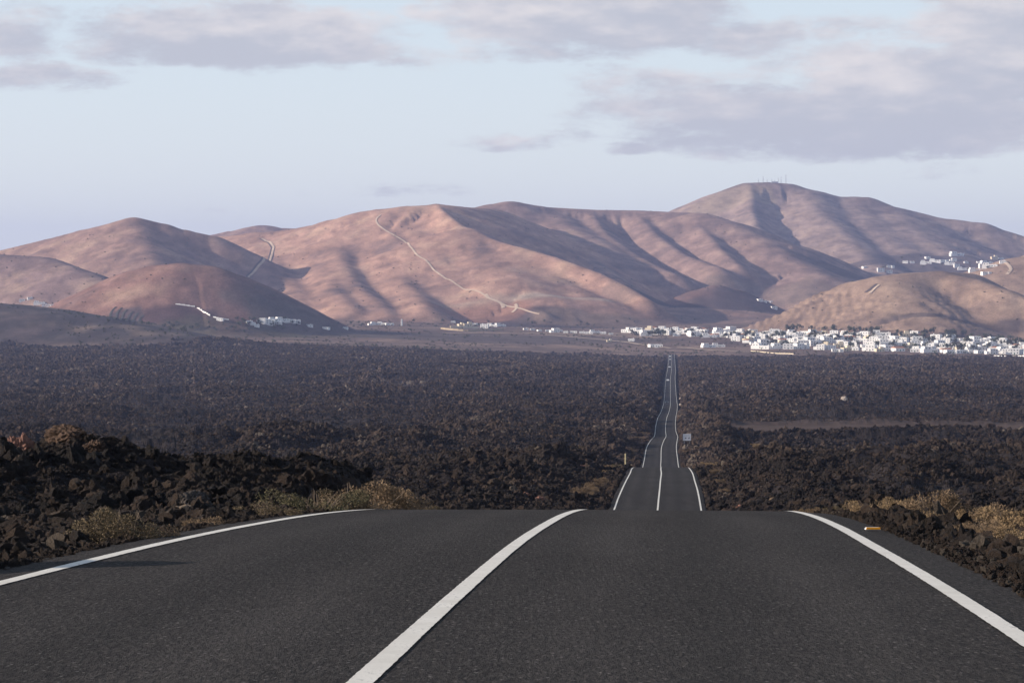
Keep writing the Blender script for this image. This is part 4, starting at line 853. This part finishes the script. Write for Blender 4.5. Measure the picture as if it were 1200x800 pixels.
for wh, c0, c1, r0, r1, n in [('behind the town under the right hill', 905, 1130, 387, 393.5, 34), ('among the upper houses of the town', 735, 1190, 391, 400, 58), ('among the middle houses of the town', 740, 1200, 393.5, 405, 58), ('among the front houses of the town', 880, 1210, 405, 412, 38)]:
    L = []
    for _ in range(n): u = hs.random(); tree(c0 + (c1 - c0) * u, r0 + (r1 - r0) * u + hs.normal(0, .7), hs.uniform(1.2, 2.1), 3300, L)
    label_row(L, wh, 'tree', 'trees ' + wh)
L = []
for _ in range(26): tree(hs.uniform(276, 356), hs.uniform(375, 383), hs.uniform(.7, 1.4), 3000, L)
label_row(L, 'around the left hamlet', 'tree', 'trees of the left hamlet')
L = []
for _ in range(38): tree(hs.uniform(165, 345), 382 + hs.uniform(-2.5, 8), hs.uniform(.6, 1.3), 3000, L)
label_row(L, 'on the green plots', 'tree', 'trees on the green plots')
L = []
for _ in range(26): tree(hs.uniform(390, 730), 379 + hs.uniform(-2, 5) + 0.0, hs.uniform(.6, 1.2), 3000, L)
label_row(L, 'on the strip behind the lava', 'tree', 'trees on the middle strip')
L = []
for _ in range(16): tree(hs.uniform(1030, 1180), hs.uniform(302, 318), hs.uniform(.8, 1.4), 3000, L)
label_row(L, 'in the hillside hamlet', 'tree', 'trees of the hillside hamlet')

sc_ = np.random.default_rng(8); n = 15000; pxs = sc_.uniform(-40, 1240, n); dd = 2950 + 4400 * sc_.random(n) ** 1.4; xs = (pxs - 600) * dd / F
_, lv, ah, hi, dr_ = terrain(xs.copy(), dd.copy()); keep = (lv < .4) & ((hi == -1) | (hi == 7) | (sc_.random(n) < .40)) & (fbm(xs / 120, dd / 160, 3, 55) > -.05) & (dr_ > 12)
keep &= ~np.isin(np.arange(n), [i for i in range(n) if keep[i] and any((xs[i] - a) ** 2 + (dd[i] - b_) ** 2 < (c * .8) ** 2 for a, b_, c in occ)])
CROWNS = [o for o in COL.objects if o.name.startswith('crown')]; four = [next(o for o in CROWNS if o.data == m_) for m_ in CR if any(o.data == m_ for o in CROWNS)]
scatter('scrub_bushes', xs[keep], dd[keep], sc_.uniform(.2, .75, keep.sum()), 12, -2.6, four, True)

# ------------------------------------------------------------------ masts on the peak
M_mast = simple('mast_steel', (.32, .31, .34), .6, .1, metal=.3)
ML = []
for px, h, kd in [(889, 12, 0), (894.3, 19, 1), (899, 9, 0), (904.5, 12, 0), (908, 8, 0), (912, 15, 1), (915.3, 18, 1), (921, 24, 2)]:
    d = 7440; x = (px - 600) * d / F; z = hgt1(x, d); o = link('antenna_mast', None, None, (x, d, z - 1)); b = MB(); w = .9
    for sx, sy in ((-1, -1), (1, -1), (0, 1)): b.tube((sx * w, sy * w, 0), (sx * w * .35, sy * w * .35, h), .22, .14, 4)
    link('lattice_leg', b.build('lattice_leg', M_mast), o); b = MB()
    for k_ in range(int(h / 2.5)):
        zz = k_ * 2.5; t_ = 1 - .65 * zz / h; b.tube((-w * t_, -w * t_, zz), (w * t_, -w * t_, zz + 2.2), .09, .09, 4); b.tube((w * t_, -w * t_, zz), (0, w * t_, zz + 2.2), .09, .09, 4)
    link('bracing', b.build('bracing', M_mast), o)
    if kd: link('antenna_drum', MB().tube((0, -1.2, h * .75), (0, -.5, h * .75), 1.1, 1.1, 10).build('antenna_drum', M_wh), o)
    link('whip_antenna', MB().tube((0, 0, h), (0, 0, h + 3), .12, .06, 4).build('whip_antenna', M_mast), o); ML.append((o, 'tall lattice antenna mast' if h > 14 else 'short lattice antenna mast'))
label_row(ML, 'of the masts on the highest peak', 'antenna mast', 'masts on the highest peak')
p = Vector(((908 - 600) * 7440 / F, 7440, 0)); p.z = hgt1(p.x, p.y); hb = link('transmitter_hut', None, None, p); tag(hb, 'low grey transmitter hut between the masts on the peak', 'hut')
link('wall', MB().box((0, 0, 1.2), (16, 5, 3.4)).build('wall', M_gy), hb); link('roof', MB().box((0, 0, 3.0), (16.6, 5.6, .25)).build('roof', M_gy), hb)
